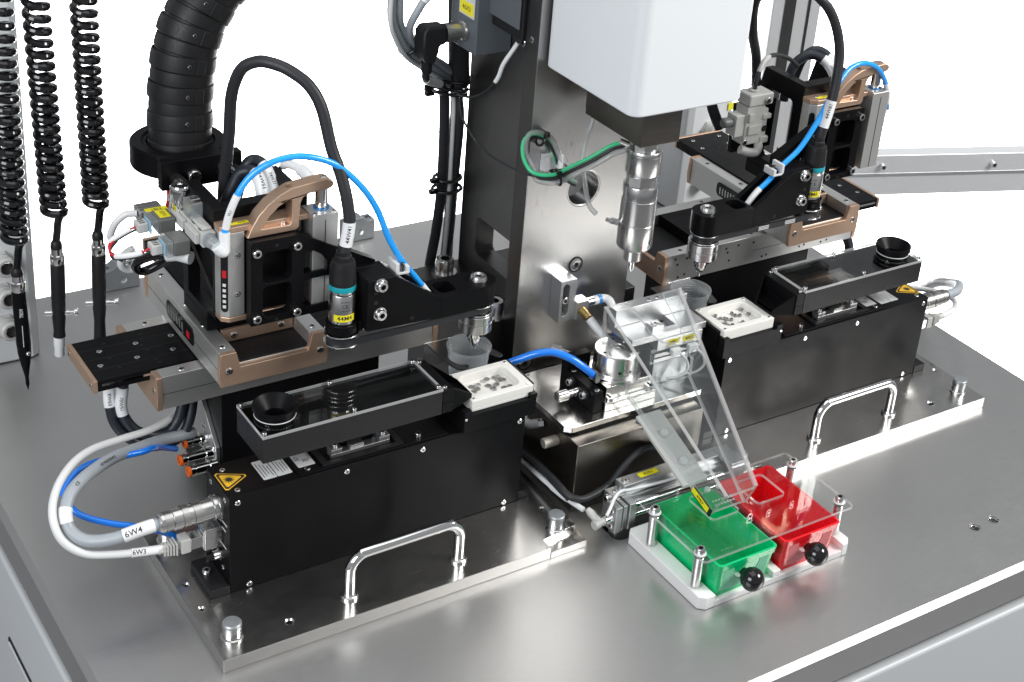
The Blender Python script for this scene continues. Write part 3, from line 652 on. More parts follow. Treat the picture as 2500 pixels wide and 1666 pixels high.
# ================================================================ vertical stages (same hand on both sides)
def vstage(label, second):
    s = thing('vertical_slide', label, 'linear slide', (-375, 250, 217))
    mb = MB(); mb.box(-427, -330, 244, 306, 216.8, 232); part(s, 'foot_plate', mb, 'black_ano', bev=0.6)
    for x0, x1 in ((-427, -414), (-342, -329)):
        mb = MB(); mb.prism([(222, 241), (240, 241), (244, 232.2), (306, 232.2), (306, 322), (296, 362), (222, 362)], 'x', x0, x1, [[(229, 247), (229, 264), (284, 296), (292, 286), (292, 240), (252, 240)], [(228, 274), (228, 338), (278, 312), (279, 304)]] if second == 0 else [rrect(238, 290, 244, 338, 8)])
        part(s, 'upright_plate', mb, 'black_ano', bev=0.8)
    mb = MB(); mb.box(-413.8, -342.2, 222.5, 238, 241, 362); part(s, 'back_plate', mb, 'black_ano', bev=0.8)
    screw(s, (-413.9, 262, 262), (-1, 0, 0), 3, 3)
    mb = MB(); mb.prism([(-427, 222), (-427, 209), (-420, 203), (-404, 203), (-404, 216), (-338, 216), (-338, 222)], 'z', 252, 344); bd = part(s, 'body', mb, 'stage_alu', bev=0.7)
    mb = MB(); mb.prism([(-427.3, 222.3), (-427.3, 209), (-420, 202.7), (-337, 202.7), (-337, 222.3)], 'z', 344.3, 350); tcap = part(s, 'top_cap', mb, 'bronze', bev=0.6)
    mb = MB(); mb.prism([(-427, 222.3), (-427, 209), (-420, 202.7), (-337, 202.7), (-337, 222.3)], 'z', 246, 251.7); part(s, 'bottom_cap', mb, 'bronze', bev=1)
    screw(tcap, (-414, 214, 350.1), r=2.6, h=0.9, kind='flat'); screw(tcap, (-345, 216, 350.1), r=2.6, h=0.9, kind='flat')
    for z in (319, 276.5): screw(bd, (-411.5, 202.9, z), (0, -1, 0), 3.2, 0.8, 'flat')
    mb = MB(); mb.prism(rrect(0, 9, 256, 335, 4), 'x', 0, 0.6)
    q = MB(); n_ = Vector((-13, -6, 0)).normalized()
    d1 = Vector((-427, 209, 0)); d2 = Vector((-420, 203, 0)); e_ = (d2 - d1).normalized(); nn = Vector((-e_.y, e_.x, 0)); nn = nn if nn.x < 0 else -nn
    q.add([d1 + e_ * (a * 0.8 + 0.9) + nn * (0.2 + c) + Vector((0, 0, b)) for c, ab in ((0, rrect(0, 9, 258, 334, 4)), (0.5, rrect(0, 9, 258, 334, 4))) for a, b in ab], [tuple(range(24, 48)), *[(i, (i + 1) % 24, 24 + (i + 1) % 24, 24 + i) for i in range(24)]])
    npl = part(s, 'maker_plate', q, 'black_gloss')
    q = MB(); q.obox(d1 + e_ * 4.5 + nn * 0.8 + Vector((0, 0, 300)), e_, (0, 0, 1), nn, 2, 4, 0.1); part(npl, 'red_emblem', q, 'red_wire')
    for k in range(5):
        q = MB(); q.obox(d1 + e_ * 4.5 + nn * 0.8 + Vector((0, 0, 288 - k * 6)), e_, (0, 0, 1), nn, 1.6, 1.6, 0.1); part(npl, 'emblem_stroke', q, 'print_white')
    mb = MB(); mb.prism([(-416, 208), (-393, 208), (-393, 213), (-416, 213)], 'z', 350.1, 350.35); yl = part(s, 'yellow_tag', mb, 'yellow_label')
    text(yl, '44M3', (-404, 210.5, 350.35), (1, 0, 0), (0, 1, 0), 3.6)
    mb = MB(); mb.box(-403.6, -352, 206, 215.8, 247, 341); part(s, 'slide_table', mb, 'black_ano', bev=0.5)
    # cylinder block and rod
    mb = MB(); mb.box(-336.8, -309, 193, 221, 249, 351); cb = part(s, 'cylinder_block', mb, 'stage_alu', bev=0.8)
    mb = MB(); mb.box(-323.6, -322.8, 192.7, 193, 250, 345); part(cb, 'seam', mb, 'socket_dark')
    for x, y in ((-333, 197), (-313, 197), (-313, 216)): screw(cb, (x, y, 351.05), r=2.6, h=0.9, kind='flat')
    mb = MB(); mb.cyl((-320.5, 209, 351), (-320.5, 209, 375), 6.2, seg=28); part(s, 'rod', mb, 'chrome')
    mb = MB(); mb.lathe([(8, 0), (8, 1.2), (6.4, 1.2)], (-320.5, 209, 351.05), (0, 0, 1), 24, cap=False); part(cb, 'rod_seal', mb, 'blue_plastic')
    arc = [(-403, 337.2), (-398, 349), (-391, 360), (-381, 370), (-369, 378), (-357, 383), (-332, 385.5), (-319, 386), (-314, 384), (-312, 380), (-314, 376.5), (-319, 375), (-338, 374), (-345, 371), (-347.5, 366), (-349, 340), (-352, 337.2)]
    hole = [(-388, 345), (-380, 357), (-370, 366), (-361, 371), (-356.5, 370), (-357, 347), (-359, 344)]
    mb = MB(); mb.prism(arc, 'y', 198, 214, [hole]); hb = part(s, 'bronze_bracket', mb, 'bronze', bev=1.0)
    mb = MB(); mb.prism([(-386, 346), (-379, 357), (-370, 365.5), (-361, 370.4), (-357, 369.5), (-357.4, 347.5), (-359.5, 345)], 'y', 212, 213.6); 
    mb = MB(); mb.box(-400, -352, 203.5, 214, 337.4, 343.6); 
    screw(hb, (-364, 204, 344.2), r=2.8, h=2.6); screw(hb, (-320.5, 206, 386), r=3.2, h=0.6, kind='flat')
    mb = MB(); mb.lathe([(0.01, 0), (3.0, 0), (3.4, 0.2)], (-357, 206, 383.2), (0, 0, 1), 18, cap=False); part(hb, 'tapped_hole', mb, 'copper')
    return s
setxf(); vstage('upright slide with bronze triangular bracket beside the corrugated black conduit', 0)
setxf(1, 754, 0, 21); vstage('upright slide with bronze triangular bracket before the grey diagonal beam', 1)

# ================================================================ screwdriving arms (mirror images)
def arm(label, tag_a, tag_b, right):
    s = thing('screwdriver_arm', label, 'screwdriver arm', (-230, 175, 170))
    outline = [(-403, 244), (-403, 334), (-401, 336.3), (-352, 336.3), (-268, 290), (-268, 244)]
    mb = MB(); mb.prism(outline, 'y', 190, 202.3, [rrect(-390.7, -360, 289, 323, 6), rrect(-390.7, -360, 251, 286, 6), [(-347, 291), (-347, 312), (-343, 315), (-337, 315), (-328, 309), (-321.5, 300), (-321.5, 294), (-324, 291)], rrect(-347, -300, 253, 284, 5)])
    fp = part(s, 'face_plate', mb, 'black_ano', bev=0.35)
    for x, z in ((-397.5, 325), (-355.3, 325), (-397.5, 252.5), (-355, 251.5)): screw(fp, (x, 189.9, z), (0, -1, 0), 4.4, 4.2)
    for x, z in ((-376, 329), (-376, 247)):
        mb = MB(); mb.lathe([(0.01, 0), (1.8, 0)], (x, 189.85, z), (0, -1, 0), 14, cap=False); part(fp, 'tapped_hole', mb, 'hole_black')
    # arm: hollow wedge with rounded nose
    nose = [(-154 + 18.6 * math.cos(t), 171.5 + 18.6 * math.sin(t)) for t in [PI / 2 - PI * i / 14 for i in range(15)]]
    mb = MB(); mb.prism([(-210, 152.9)] + nose[::-1] + [(-210, 190.1)], 'z', 226.5, 251.5, [rrect(-206, -186, 160, 183, 5)]); ab = part(s, 'arm_nose', mb, 'black_ano', bev=0.9)
    prof = [(-295, 231), (-295, 288.5), (-264, 288.5), (-209.8, 251.3), (-209.8, 227)]
    for y0, y1 in ((152.9, 159.5), (183.5, 190.1)):
        mb = MB(); mb.prism(prof, 'y', y0, y1); part(s, 'arm_side', mb, 'black_ano', bev=0.8)
    mb = MB(); mb.prism([(-295, 231), (-295, 288.5), (-264, 288.5), (-252, 280), (-252, 231)], 'y', 159.6, 183.4); part(s, 'arm_root', mb, 'black_ano', bev=0.5)
    mb = MB(); mb.box(-251.9, -210.1, 159.6, 183.4, 229, 234); part(s, 'arm_floor', mb, 'black_ano')
    for z in (282, 249.5):
        screw(s, (-281, 152.8, z), (0, -1, 0), 5.8, 6.2)
        mb = MB(); mb.lathe([(6.0, 0), (7.2, 0), (7.2, 1.2), (6.0, 1.2)], (-281, 152.8, z), (0, -1, 0), 28, cap=False); part(s, 'washer', mb, 'screw_steel')
    for x, z in ((-286, 274), (-285.5, 262.5), (-243, 235)):
        mb = MB(); mb.lathe([(0.01, 0), (2.4, 0)], (x, 152.75, z), (0, -1, 0), 16, cap=False); part(s, 'tapped_hole', mb, 'hole_black')
    mb = MB(); mb.lathe([(3.5, 3.2), (5.6, 5), (8.2, 4.2), (9.8, 0.2), (9.8, 0)], (-154, 171.5, 251.6), (0, 0, 1), 32, cap=False); bc = part(s, 'bearing_cap', mb, 'turned_steel')
    mb = MB(); mb.lathe([(0.01, 3.0), (3.6, 3.2)], (-154, 171.5, 251.6), (0, 0, 1), 20, cap=False); part(bc, 'cap_socket', mb, 'socket_dark')
    # motor on its clamp, belt, spindle
    mx, my = -313.5, 172
    mb = MB(); mb.prism(circ(mx, my, 16.6, 32), 'z', 229.5, 240); mb.box(-300, -295.1, 160, 184, 229.5, 240); mc = part(s, 'motor_clamp', mb, 'black_ano', bev=0.6)
    mb = MB(); mb.box(-303, -295.2, 186, 200, 229.5, 290); part(s, 'motor_bracket', mb, 'black_ano', bev=0.6)
    mb = MB(); mb.lathe([(0.01, 0), (2.6, 0)], (mx + 6 , my - 16.3, 234.5), (0.32, -1, 0), 16, cap=False); part(mc, 'clamp_bore', mb, 'hole_black')
    mb = MB(); mb.lathe([(12.6, 240.2), (13.5, 241.2), (13.5, 272.5), (13.2, 273), (13.5, 273.5), (13.5, 277)], (mx, my, 0), (0, 0, 1), 48, cap=False); mo = part(s, 'motor', mb, 'turned_steel')
    mb = MB(); mb.lathe([(13.55, 277.1), (13.65, 277.2), (13.65, 282.8), (13.55, 283)], (mx, my, 0), (0, 0, 1), 48, cap=False); part(mo, 'teal_ring', mb, 'teal')
    mb = MB(); mb.lathe([(13.6, 283.1), (13.6, 289), (13.3, 290), (13.0, 301), (11.6, 308), (8.6, 309), (8.4, 313.5), (7.2, 314.5), (7.2, 318), (6.0, 318)], (mx, my, 0), (0, 0, 1), 40, cap=False); part(mo, 'cable_gland', mb, 'black_matte')
    c = (mx, my, 0); nn = CAMP - T((mx, my, 260)); nn.z = 0
    ndeg = Matrix.Rotation(math.radians(14), 3, 'Z') @ nn
    # label and printing wrapped on the barrel
    def ring_patch(z, hz, ha, m, nm, nvec):
        q = MB(); u = Vector((0, 0, 1)); n = Vector(nvec).normalized(); t = u.cross(n); ce = T((mx, my, z)); vs = []
        for i in range(15):
            a = -ha + 2 * ha * i / 14
            for e in (-1, 1): vs.append(ce + u * hz * e + (n * math.cos(a) + t * math.sin(a)) * 13.62)
        q.add(vs, [(2 * i, 2 * i + 2, 2 * i + 3, 2 * i + 1) for i in range(14)]); return part(mo, nm, q, m, xf=False)
    ring_patch(248.5, 3.9, 0.85, 'yellow_label', 'yellow_tag', ndeg)
    def ring_text(sx_, z, size, nvec, bold=0.0, m='ink'):
        vs, fs = _finetext(sx_, size, bold); n = Vector(nvec).normalized(); u = Vector((0, 0, 1)); t = u.cross(n); ce = T((mx, my, z)); q = MB()
        q.add([ce + u * v.y + (n * math.cos(v.x / 13.7) + t * math.sin(v.x / 13.7)) * 13.7 for v in vs], fs); part(mo, 'lettering', q, m, xf=False)
    ring_text(tag_a, 248.5, 7.0, ndeg, 0.06)
    ring_text('CE', 262, 5.5, ndeg, 0.0); ring_text('IEC 60034', 267, 2.0, ndeg); ring_text('2801 04', 257, 2.0, ndeg)
    def disc(cx, r, z0, z1, nm, m='turned_steel', bv=0.3):
        q = MB(); q.lathe([(r - bv, z0), (r, z0 + bv), (r, z1 - bv), (r - bv, z1)], (cx, my - (0.5 if cx > -200 else 0), 0), (0, 0, 1), 48); return part(s, nm, q, m)
    disc(mx, 18, 226.6, 228.2, 'pulley_flange'); disc(mx, 18.4, 215.6, 217.2, 'pulley_flange'); disc(mx, 12, 228.3, 229.4, 'pulley_hub')
    disc(-154, 17.2, 223.2, 224.8, 'pulley_flange'); disc(-154, 17.2, 213.2, 214.8, 'pulley_flange')
    R1, R2 = 15.4, 14.6; lo = [(mx + R1 * math.cos(t), my + R1 * math.sin(t)) for t in [PI / 2 + PI * i / 16 for i in range(17)]]; hi = [(-154 + R2 * math.cos(t), 171.5 + R2 * math.sin(t)) for t in [-PI / 2 + PI * i / 16 for i in range(17)]]
    inn = lambda L_, c_, k: [(c_[0] + (x - c_[0]) * k, c_[1] + (y - c_[1]) * k) for x, y in L_]
    mb = MB(); mb.prism(lo + hi, 'z', 216.6, 224.2, [inn(lo, (mx, my), 0.9) + inn(hi, (-154, 171.5), 0.9)])
    bl = part(s, 'belt', mb, 'rubber')
    disc(mx, 13.6, 217.3, 226.5, 'pulley', 'socket_dark'); disc(-154, 12.9, 214.9, 223.1, 'pulley', 'socket_dark')
    mb = MB()
    for k in range(52):
        x0 = -298 + k * 2.5; mb.box(x0, x0 + 1.2, 155.9, 157.8, 224.3, 225.2)
    tth = part(s, 'belt_teeth', mb, 'rubber'); tth['kind'] = 'stuff'
    for dx, nm in ((0, 'b'), (26, 'c')):
        for k in range(3):
            mb = MB(); mb.box(-240 - dx * 1.6, -224 - dx * 1.6, 156.1, 156.25, 218.2 + k * 1.9, 219.2 + k * 1.9)
            if right: part(bl, 'belt_print', mb, 'print_white')
    mb = MB(); mb.lathe([(9, 226.4), (9, 212.8), (17.6, 212.6), (18, 212.2), (18, 203.6), (17.5, 203.2), (17.5, 202.6), (18.2, 202.2), (18.2, 192.6), (17.6, 192), (11, 190.5), (9.4, 190.3)], (-154, 171.5, 0), (0, 0, 1), 48, cap=False); part(s, 'spindle_housing', mb, 'turned_steel')
    mb = MB(); mb.lathe([(9.4, 190.4), (9.4, 183), (8.7, 182), (7.2, 182), (7.2, 177.5), (5.4, 176.4), (5.4, 172.6), (2.9, 171.6), (2.9, 166.6), (2.2, 166), (0.8, 166)] if not right else [(9.4, 190.4), (9.4, 184), (8.4, 183), (7.9, 183), (7.9, 179), (6.6, 178.4), (6.2, 175), (2.5, 170), (1.7, 169.6), (1.5, 165.6), (0.3, 165.4)], (-154, 171.5, 0), (0, 0, 1), 32, cap=False); ck = part(s, 'bit_holder', mb, 'chrome')
    v_ = Vector((0.25, -1, 0)) if XF[0] > 0 else Vector((-0.6, -1, 0)); v_.normalize()
    mb = MB(); mb.sphere((-154 + v_.x * 8.8, 171.5 + v_.y * 8.8, 186.5), 2.4, 16, 10); part(ck, 'set_screw', mb, 'black_gloss')
    # white clip on the arm
    mb = MB(); mb.box(-258, -242, 164, 182, 281.5, 284); mb.box(-258, -254, 164, 182, 284, 295); mb.box(-246, -242, 164, 182, 284, 290); cl = part(s, 'hose_clip', mb, 'white_cable', bev=0.5)
    mb = MB(); mb.tube([(-250, 166, 284), (-247, 171, 292), (-244, 178, 287)], 1.6); part(cl, 'cable_tie', mb, 'black_gloss')
    return s
setxf(); arm('black belt driven arm with motor tagged 44M4 and spindle dipping into the cup', '44M4', '44W41', False)
setxf(-1, 0, 0, 21); arm('black belt driven arm with spindle hovering above the cup behind the chute', '44M8', '44W81', True)
setxf()

# ================================================================ column and press head
c = thing('column', 'tall dark steel column with bright front plate standing behind the spindle', 'column', (0, 300, 0))
mb = MB(); mb.prism([(-76, 88.4), (76, 88.4), (76, 720), (-76, 720)], 'y', 210.2, 235, [circ(0, 313, 20.5, 40)]); part(c, 'front_plate', mb, 'dark_steel', bev=0.6)  # plate body darkened to paint shade on its side; same metal as front
mb = MB(); mb.prism([(-76, 88.4), (76, 88.4), (76, 720), (-76, 720)], 'y', 209, 210, [circ(0, 313, 20.5, 40)]); fpl = part(c, 'added_front_skin', mb, 'column_steel', bev=0.3)  # added thin skin keeps the front bright; no separate sheet on the column
mb = MB(); mb.lathe([(20.3, -25.5), (20.3, -1), (22.2, 0.15), (22.6, 0.15)], (0, 208.95, 313), (0, -1, 0), 48, cap=False); part(fpl, 'hole_rim', mb, 'bore_bright')
for sx in (-1, 1):
    a, b_ = sorted((sx * 25, sx * 50))
    mb = MB(); mb.prism([(235.2, 150.2), (382, 150.2), (382, 720), (235.2, 720)], 'x', a, b_, [rrect(246, 346, 178, 227, 8)]); part(c, 'side_rib', mb, 'rib_steel', bev=0.6)
mb = MB(); mb.box(-112, 112, 235.2, 386, 0.2, 150); part(c, 'foot_block', mb, 'dark_steel', bev=0.8)
for x, y in ((-81, 362), (-81, 248), (81, 362), (-6, 318), (-6, 288)):
    screw(c, (x, y, 152.5), r=11, h=17, name='foot_bolt'); mb = MB(); mb.lathe([(10.8, 0), (15, 0), (15, 2.3), (10.8, 2.3)], (x, y, 150.1), (0, 0, 1), 32, cap=False); part(c, 'washer', mb, 'screw_steel')
for x, z in ((-0.5, 217.6), (-59, 102.2), (59, 102.2)):
    mb = MB(); mb.lathe([(9.6, 0), (9.6, 0.7), (8, 0.7), (7.8, -2)], (x, 208.9, z), (0, -1, 0), 32, cap=False); part(fpl, 'counterbore', mb, 'hole_black')
    screw(fpl, (x, 208.8, z), (0, -1, 0), 7.7, 1.4, 'flat')
screw(fpl, (-76.1, 222, 492), (-1, 0, 0), 3.5, 0.8, 'flat')
# slotted aluminium holder with pneumatic fittings on the column
c2 = thing('slotted_holder', 'raw aluminium block with long slot mounted on the column plate', 'bracket', (-20, 200, 158))
mb = MB(); mb.prism([(-32, 158), (-32, 211), (-10.5, 211), (-10.5, 158)], 'y', 189, 208.8, [rrect(-28.5, -19.5, 165, 206, 4.4)]); part(c2, 'block', mb, 'raw_alu', bev=0.5)
mb = MB(); mb.box(-10.4, 6, 184, 200, 160, 182); part(c2, 'side_lug', mb, 'raw_alu', bev=0.5)
screw(c2, (-24, 191.5, 185), (0, -1, 0), 4.2, 3)
mb = MB(); mb.lathe([(5.6, 0), (5.6, 8), (5.0, 8.3), (5.0, 14)], (-4, 183.8, 171), (0.15, -1, -0.35), 24); part(c2, 'brass_fitting', mb, 'brass')
mb = MB(); mb.lathe([(5.2, 0), (5.2, 9), (4.4, 9)], (6.2, 190, 176), (1, 0, 0), 24); part(c2, 'steel_nipple', mb, 'chrome')
mb = MB(); mb.lathe([(5.6, 0), (5.6, 6)], (15.4, 190, 176), (1, 0, 0), 24); part(c2, 'plastic_body', mb, 'white_cable')
mb = MB(); mb.lathe([(6, 0), (6, 4)], (21.6, 190, 176), (1, 0, 0), 24); part(c2, 'release_ring', mb, 'blue_plastic')
mb = MB(); mb.tube([(25, 190, 176), (31, 189, 176), (35, 184, 174), (36, 178, 168)], 5.0); part(c2, 'elbow', mb, 'white_cable')
th, pth = cable('grey_air_hose', 'short light grey air hose from the brass fitting to the round fixture', 'hose', [(-1.8, 169.8, 166.2), (1, 160, 160), (6, 150, 152), (9, 143, 146)], 5.2, 'white_cable')
th, pth = cable('blue_hose', 'short blue hose dropping behind the acrylic chute', 'hose', [(36, 178, 168), (36, 172, 158), (30, 160, 145), (24, 150, 138), (20, 142, 132)], 4.0, 'blue_hose')

h = thing('press_head', 'large white painted housing with steel spindle pointing down', 'press head', (0, 110, 258))
def taper(z): return 1 + (z - 469.6) * 0.00022
ol = rrect(-70.5, 70.5, 46, 206.5, 13, 6)
mb = MB(); mb.prism(ol, 'z', 469.6, 720); part(h, 'housing', mb, 'white_paint', bev=2.5, seg=3)
mb = MB(); mb.box(-25, 25, 86, 186, 415.5, 469.5); part(h, 'nose_block', mb, 'ground_steel', bev=0.6)
mb = MB(); mb.box(-19, 19, 186.2, 195, 418, 469.5); part(h, 'nose_rear', mb, 'ground_steel', bev=0.5)
mb = MB(); mb.lathe([(13.35, 415.6), (13.35, 403), (17.66, 402.5), (18.53, 401), (18.53, 398.5), (18.21, 398), (18.21, 397.4), (18.68, 397), (18.68, 376.6), (18.37, 376), (16.8, 375), (16.8, 363.5), (18.84, 362.6), (19.15, 362), (19.15, 347.4), (18.84, 347), (18.84, 346.4), (19.23, 346), (19.23, 319.3), (18.92, 318.9), (18.92, 318.3), (19.23, 317.9), (19.23, 291), (18.05, 289), (10.99, 284.5), (9.66, 284), (9.66, 273), (8.63, 272), (3.3, 272)], (0, 109, 0), (0, 0, 1), 64, cap=False); sp = part(h, 'spindle', mb, 'turned_steel')
for xx, zz, w_ in ((9, 369, 7), (8, 408, 6)):
    n = (CAMP - Vector((0, 109, zz))); n.z = 0; n.normalize(); t = n.cross(Vector((0, 0, 1))); mb = MB(); mb.obox(Vector((0, 109, zz)) + n * (15.9 if zz < 390 else 12.4) + t * xx * 0.7, t, (0, 0, 1), n, w_ * 0.8, 5.2, 1.2); part(sp, 'wrench_flat', mb, 'raw_alu', bev=0.2)
v_ = Vector((0.42, -0.9, 0)).normalized(); mb = MB(); mb.lathe([(0.01, 0.1), (3.2, 0.1)], Vector((0, 109, 299)) + v_ * 19.2, v_, 24, cap=False); part(sp, 'screw_bore', mb, 'hole_black')
screw(sp, Vector((0, 109, 299)) + v_ * 18.9, v_, 2.0, 1.0)
mb = MB(); mb.lathe([(3.3, 272.2), (3.3, 262), (2.7, 261.4), (2.7, 260.2), (1.4, 259.8), (1.4, 257.4), (0.4, 257)], (0, 109, 0), (0, 0, 1), 24, cap=False); part(sp, 'bit', mb, 'chrome')
mb = MB(); mb.lathe([(3.6, 0), (3.6, 9), (2.4, 9), (2.4, 14)], (-17.5, 117, 316), (-1, 0.55, 0.25), 20); part(sp, 'air_nipple', mb, 'zinc')
mb = MB(); mb.cyl((-14, 118, 405), (-22, 125, 408), 3.2, bev=0.4); part(sp, 'hose_nipple', mb, 'chrome')
# tubes on the head
gt = [(-16,128,404),(-22,140,396),(-38,150,382),(-56,158,371),(-78,160,364),(-97,170,366),(-99,186,376),(-92,199,388),(-79,204,393),(-64,204,388),(-51,204,372),(-42,204,352),(-29,206,334),(-12,214,322),(0,240,318)]
th, p1 = cable('green_tube', 'thin green tube looped beside the spindle and tied with black straps', 'tube', gt, 2.2, 'green_tube')
cb2 = cable('black_wire', 'thin black wire running along the green tube loop', 'cable', [(x + 2, y - 1, z - 4.2) for x, y, z in gt], 1.9, 'rubber')
cb3 = cable('clear_tube', 'clear tube running along the green tube loop', 'tube', [(x + 4, y - 3, z - 8.5) for x, y, z in gt[:6]] + [(-92, 172, 366), (-94, 190, 380), (-86, 200, 394), (-74, 200, 396), (-58, 200, 388), (-48, 200, 372), (-38, 202, 352), (-24, 204, 332), (-8, 214, 320), (2, 240, 316)], 2.8, 'clear_tube')
for i, f_ in enumerate((0.28, 0.62, 0.8)):
    k = int(f_ * (len(p1) - 1)); q = p1[k]; t = (p1[k + 1] - p1[k - 1]).normalized(); u = t.orthogonal().normalized(); v_ = t.cross(u); ce = q + Vector((1.5, -1, -4))
    mb = MB(); mb.tube([ce + (u * math.cos(a) + v_ * math.sin(a)) * 8.2 for a in [2 * PI * j / 16 for j in range(17)]], 1.5, spline=False); mb.obox(ce + v_ * 9.5, t, u, v_, 2.6, 3.2, 2.4)
    solo('cable_tie', mb, 'black_gloss', ['black tie on the green tube loop, nearest the spindle', 'black tie on the green tube loop, upper end', 'black tie on the green tube loop over the white holder'][i], 'cable tie')
mb = MB(); mb.box(-62, -38, 205, 208.8, 346, 366); mb.box(-62, -56, 199, 205, 348, 364); mb.box(-44, -38, 199, 205, 348, 364)
solo('tie_mount', mb, 'sleeve_white', 'white plastic tie mount stuck on the column plate', 'tie mount', bev=0.6)
cable('clear_tube', 'clear tube dropping from the head to the spindle nipple', 'tube', [(-10, 187, 420), (-16, 186, 400), (-24, 182, 384), (-30, 175, 366), (-35, 160, 345), (-38, 145, 328), (-36, 134, 322)], 2.8, 'clear_tube')

# ================================================================ junction box and cables on the column
j = thing('junction_box', 'dark grey connection box with yellow tag high on the column', 'junction box', (-75, 340, 440))
mb = MB(); mb.prism([(300, 449), (355, 449), (355, 560), (300, 560)], 'x', -96, -50.5); jb = part(j, 'box', mb, 'grey_box', bev=1.2)
mb = MB(); mb.box(-96.5, -96.1, 306, 338, 488, 512); part(jb, 'paper_tag', mb, 'paper'); mb = MB(); mb.box(-96.8, -96.45, 308, 336, 490, 504); yl = part(jb, 'yellow_tag', mb, 'yellow_label')
text(yl, '46X3', (-96.9, 322, 497), (0, -1, 0), (0, 0, 1), 8)
mb = MB(); mb.lathe([(11, 0), (11, 2), (8.4, 3), (8.4, 9), (9.6, 9.4), (9.6, 20), (10.6, 20.4), (10.6, 26)], (-96.3, 325, 470), (-1, 0, 0.02), 32); part(j, 'screw_ring', mb, 'knurl')
mb = MB(); mb.prism([(-122.5, 481), (-122.5, 461), (-131, 459), (-131, 453), (-134, 446), (-135, 440), (-147, 440), (-149, 446), (-152, 454), (-152, 476), (-147, 482)], 'y', 315, 337); part(j, 'angle_plug', mb, 'black_matte', bev=3.5, seg=3)
mb = MB(); mb.lathe([(6.2, 0), (6.2, 10), (5, 14)], (-141, 326, 440), (0.05, 0, -1), 20); part(j, 'plug_boot', mb, 'black_matte')
mb = MB(); mb.box(-80, -50.5, 236, 297, 485, 620); dv = solo('camera_controller', mb, 'black_matte', 'black textured device mounted beside the white head, above the hanging thin wire', 'controller', bev=2)
mb = MB(); mb.box(-82, -80.2, 240, 300, 497, 620); part(dv, 'side_window', mb, 'grey_box', bev=2)
mb = MB(); mb.box(-64, -56, 243, 262, 472, 484.8); bt = part(dv, 'bracket', mb, 'black_ano'); screw(bt, (-64.2, 252, 478), (-1, 0, 0), 5, 4)
bp = [(-183.8,330,530),(-183.9,330,495.5),(-174.7,335,473.6),(-155.8,345,448.3),(-124.9,360,424.5),(-95,374,403.7),(-76,384,389),(-65,390,371),(-62,392,332.7),(-62,392,250.1),(-62,393,194.6),(-63,394,152),(-64,396,60)]
cable('grey_cable', 'thick grey cable arcing out from the column top, outermost of its bundle', 'cable', bp, 4.8, 'grey_cable')
cable('grey_cable', 'grey cable inside the arc of the column bundle', 'cable', [(x + 7 + (4 if i < 2 else 0), y + 4, z + 6) for i, (x, y, z) in enumerate(bp)], 4.8, 'grey_cable')
cable('white_cable', 'thin white cable within the bundle down the column', 'cable', [(x - 3.5, y - 5, z - 5) for x, y, z in bp], 2.6, 'white_cable')
th, pp = cable('grey_cable', 'grey cable with white sleeve at the top of the column bundle', 'cable', [(-120, 330, 530), (-141, 330, 512), (-152, 332, 495), (-157, 338, 475), (-147, 346, 455), (-118, 358, 432), (-90, 372, 410), (-68, 384, 392), (-56, 392, 370), (-55, 396, 300), (-55, 396, 152), (-55, 396, 60)], 4.4, 'grey_cable')
sleeve(th, pp, 0.0, 0.13, 5.0)
cable('black_cable', 'black cable strapped down the rear of the column, outer one', 'cable', [(-100, 380, 404), (-82, 388, 380), (-75, 392, 340), (-73, 393, 250), (-76, 395, 190), (-82, 396, 140), (-88, 396, 60)], 6.2, 'rubber')
cable('black_cable', 'black cable strapped down the rear of the column, inner one', 'cable', [(-80, 384, 404), (-66, 390, 380), (-58, 386, 340), (-57, 392, 250), (-58, 393, 190), (-62, 394, 140), (-64, 394, 60)], 5.8, 'rubber')
cable('black_cable', 'black cable rising behind the junction box to the top', 'cable', [(-62, 384, 384), (-70, 375, 410), (-76, 368, 440), (-80, 366, 480), (-82, 366, 540)], 12, 'rubber')
th, pp = cable('plug_lead', 'black lead with white sleeve from the angle plug to the column bundle', 'cable', [(-141, 326, 428), (-139, 330, 420), (-130, 340, 411), (-114, 352, 402), (-98, 362, 394)], 4.2, 'rubber'); sleeve(th, pp, 0.4, 0.95, 4.8)
th, pp = cable('thin_wire', 'thin black wire with white sleeve hanging from the black device to the ties', 'cable', [(-62, 262, 484), (-66, 266, 470), (-74, 276, 446), (-76, 282, 428), (-80, 292, 412), (-84, 306, 400), (-86, 322, 392), (-84, 345, 386), (-80, 372, 384)], 1.6, 'rubber')
sleeve(th, pp, 0.12, 0.42, 2.6)
cable('thin_wire', 'thin black wire sagging from the ties across the column to the tube loop', 'cable', [(-84, 345, 384), (-92, 330, 376), (-100, 300, 366), (-98, 262, 352), (-96, 225, 352), (-88, 196, 352), (-60, 196, 340), (-34, 204, 330), (-18, 212, 324)], 1.3, 'rubber')
for i, (z, r_) in enumerate(((392, 19), (262, 17), (248, 18), (384, 22), (378, 21))):
    mb = MB(); ce = Vector((-68 if z < 300 else -82, 389 if z < 300 else 380, z)); tl = 0.0 if z < 300 else 0.6
    mb.tube([ce + Vector((math.cos(a) * r_ * (1.0 if z < 300 else 1.2), math.sin(a) * r_ * 0.8, math.cos(a) * r_ * -tl * 0.5)) for a in [2 * PI * k / 18 for k in range(19)]], 2.2, spline=False); mb.obox(ce + Vector((-r_ - 4, -6, 2)), (1, 0, 0), (0, 1, 0), (0, 0, 1), 5, 3, 2.4)
    solo('cable_tie', mb, 'black_gloss', ['black tie gathering the column bundle below the angle plug', 'black tie around the column cables, upper of the pair by the white gap', 'black tie with long tail around the column cables, lower of the pair', 'black tie second below the angle plug', 'black tie third below the angle plug'][i], 'cable tie')
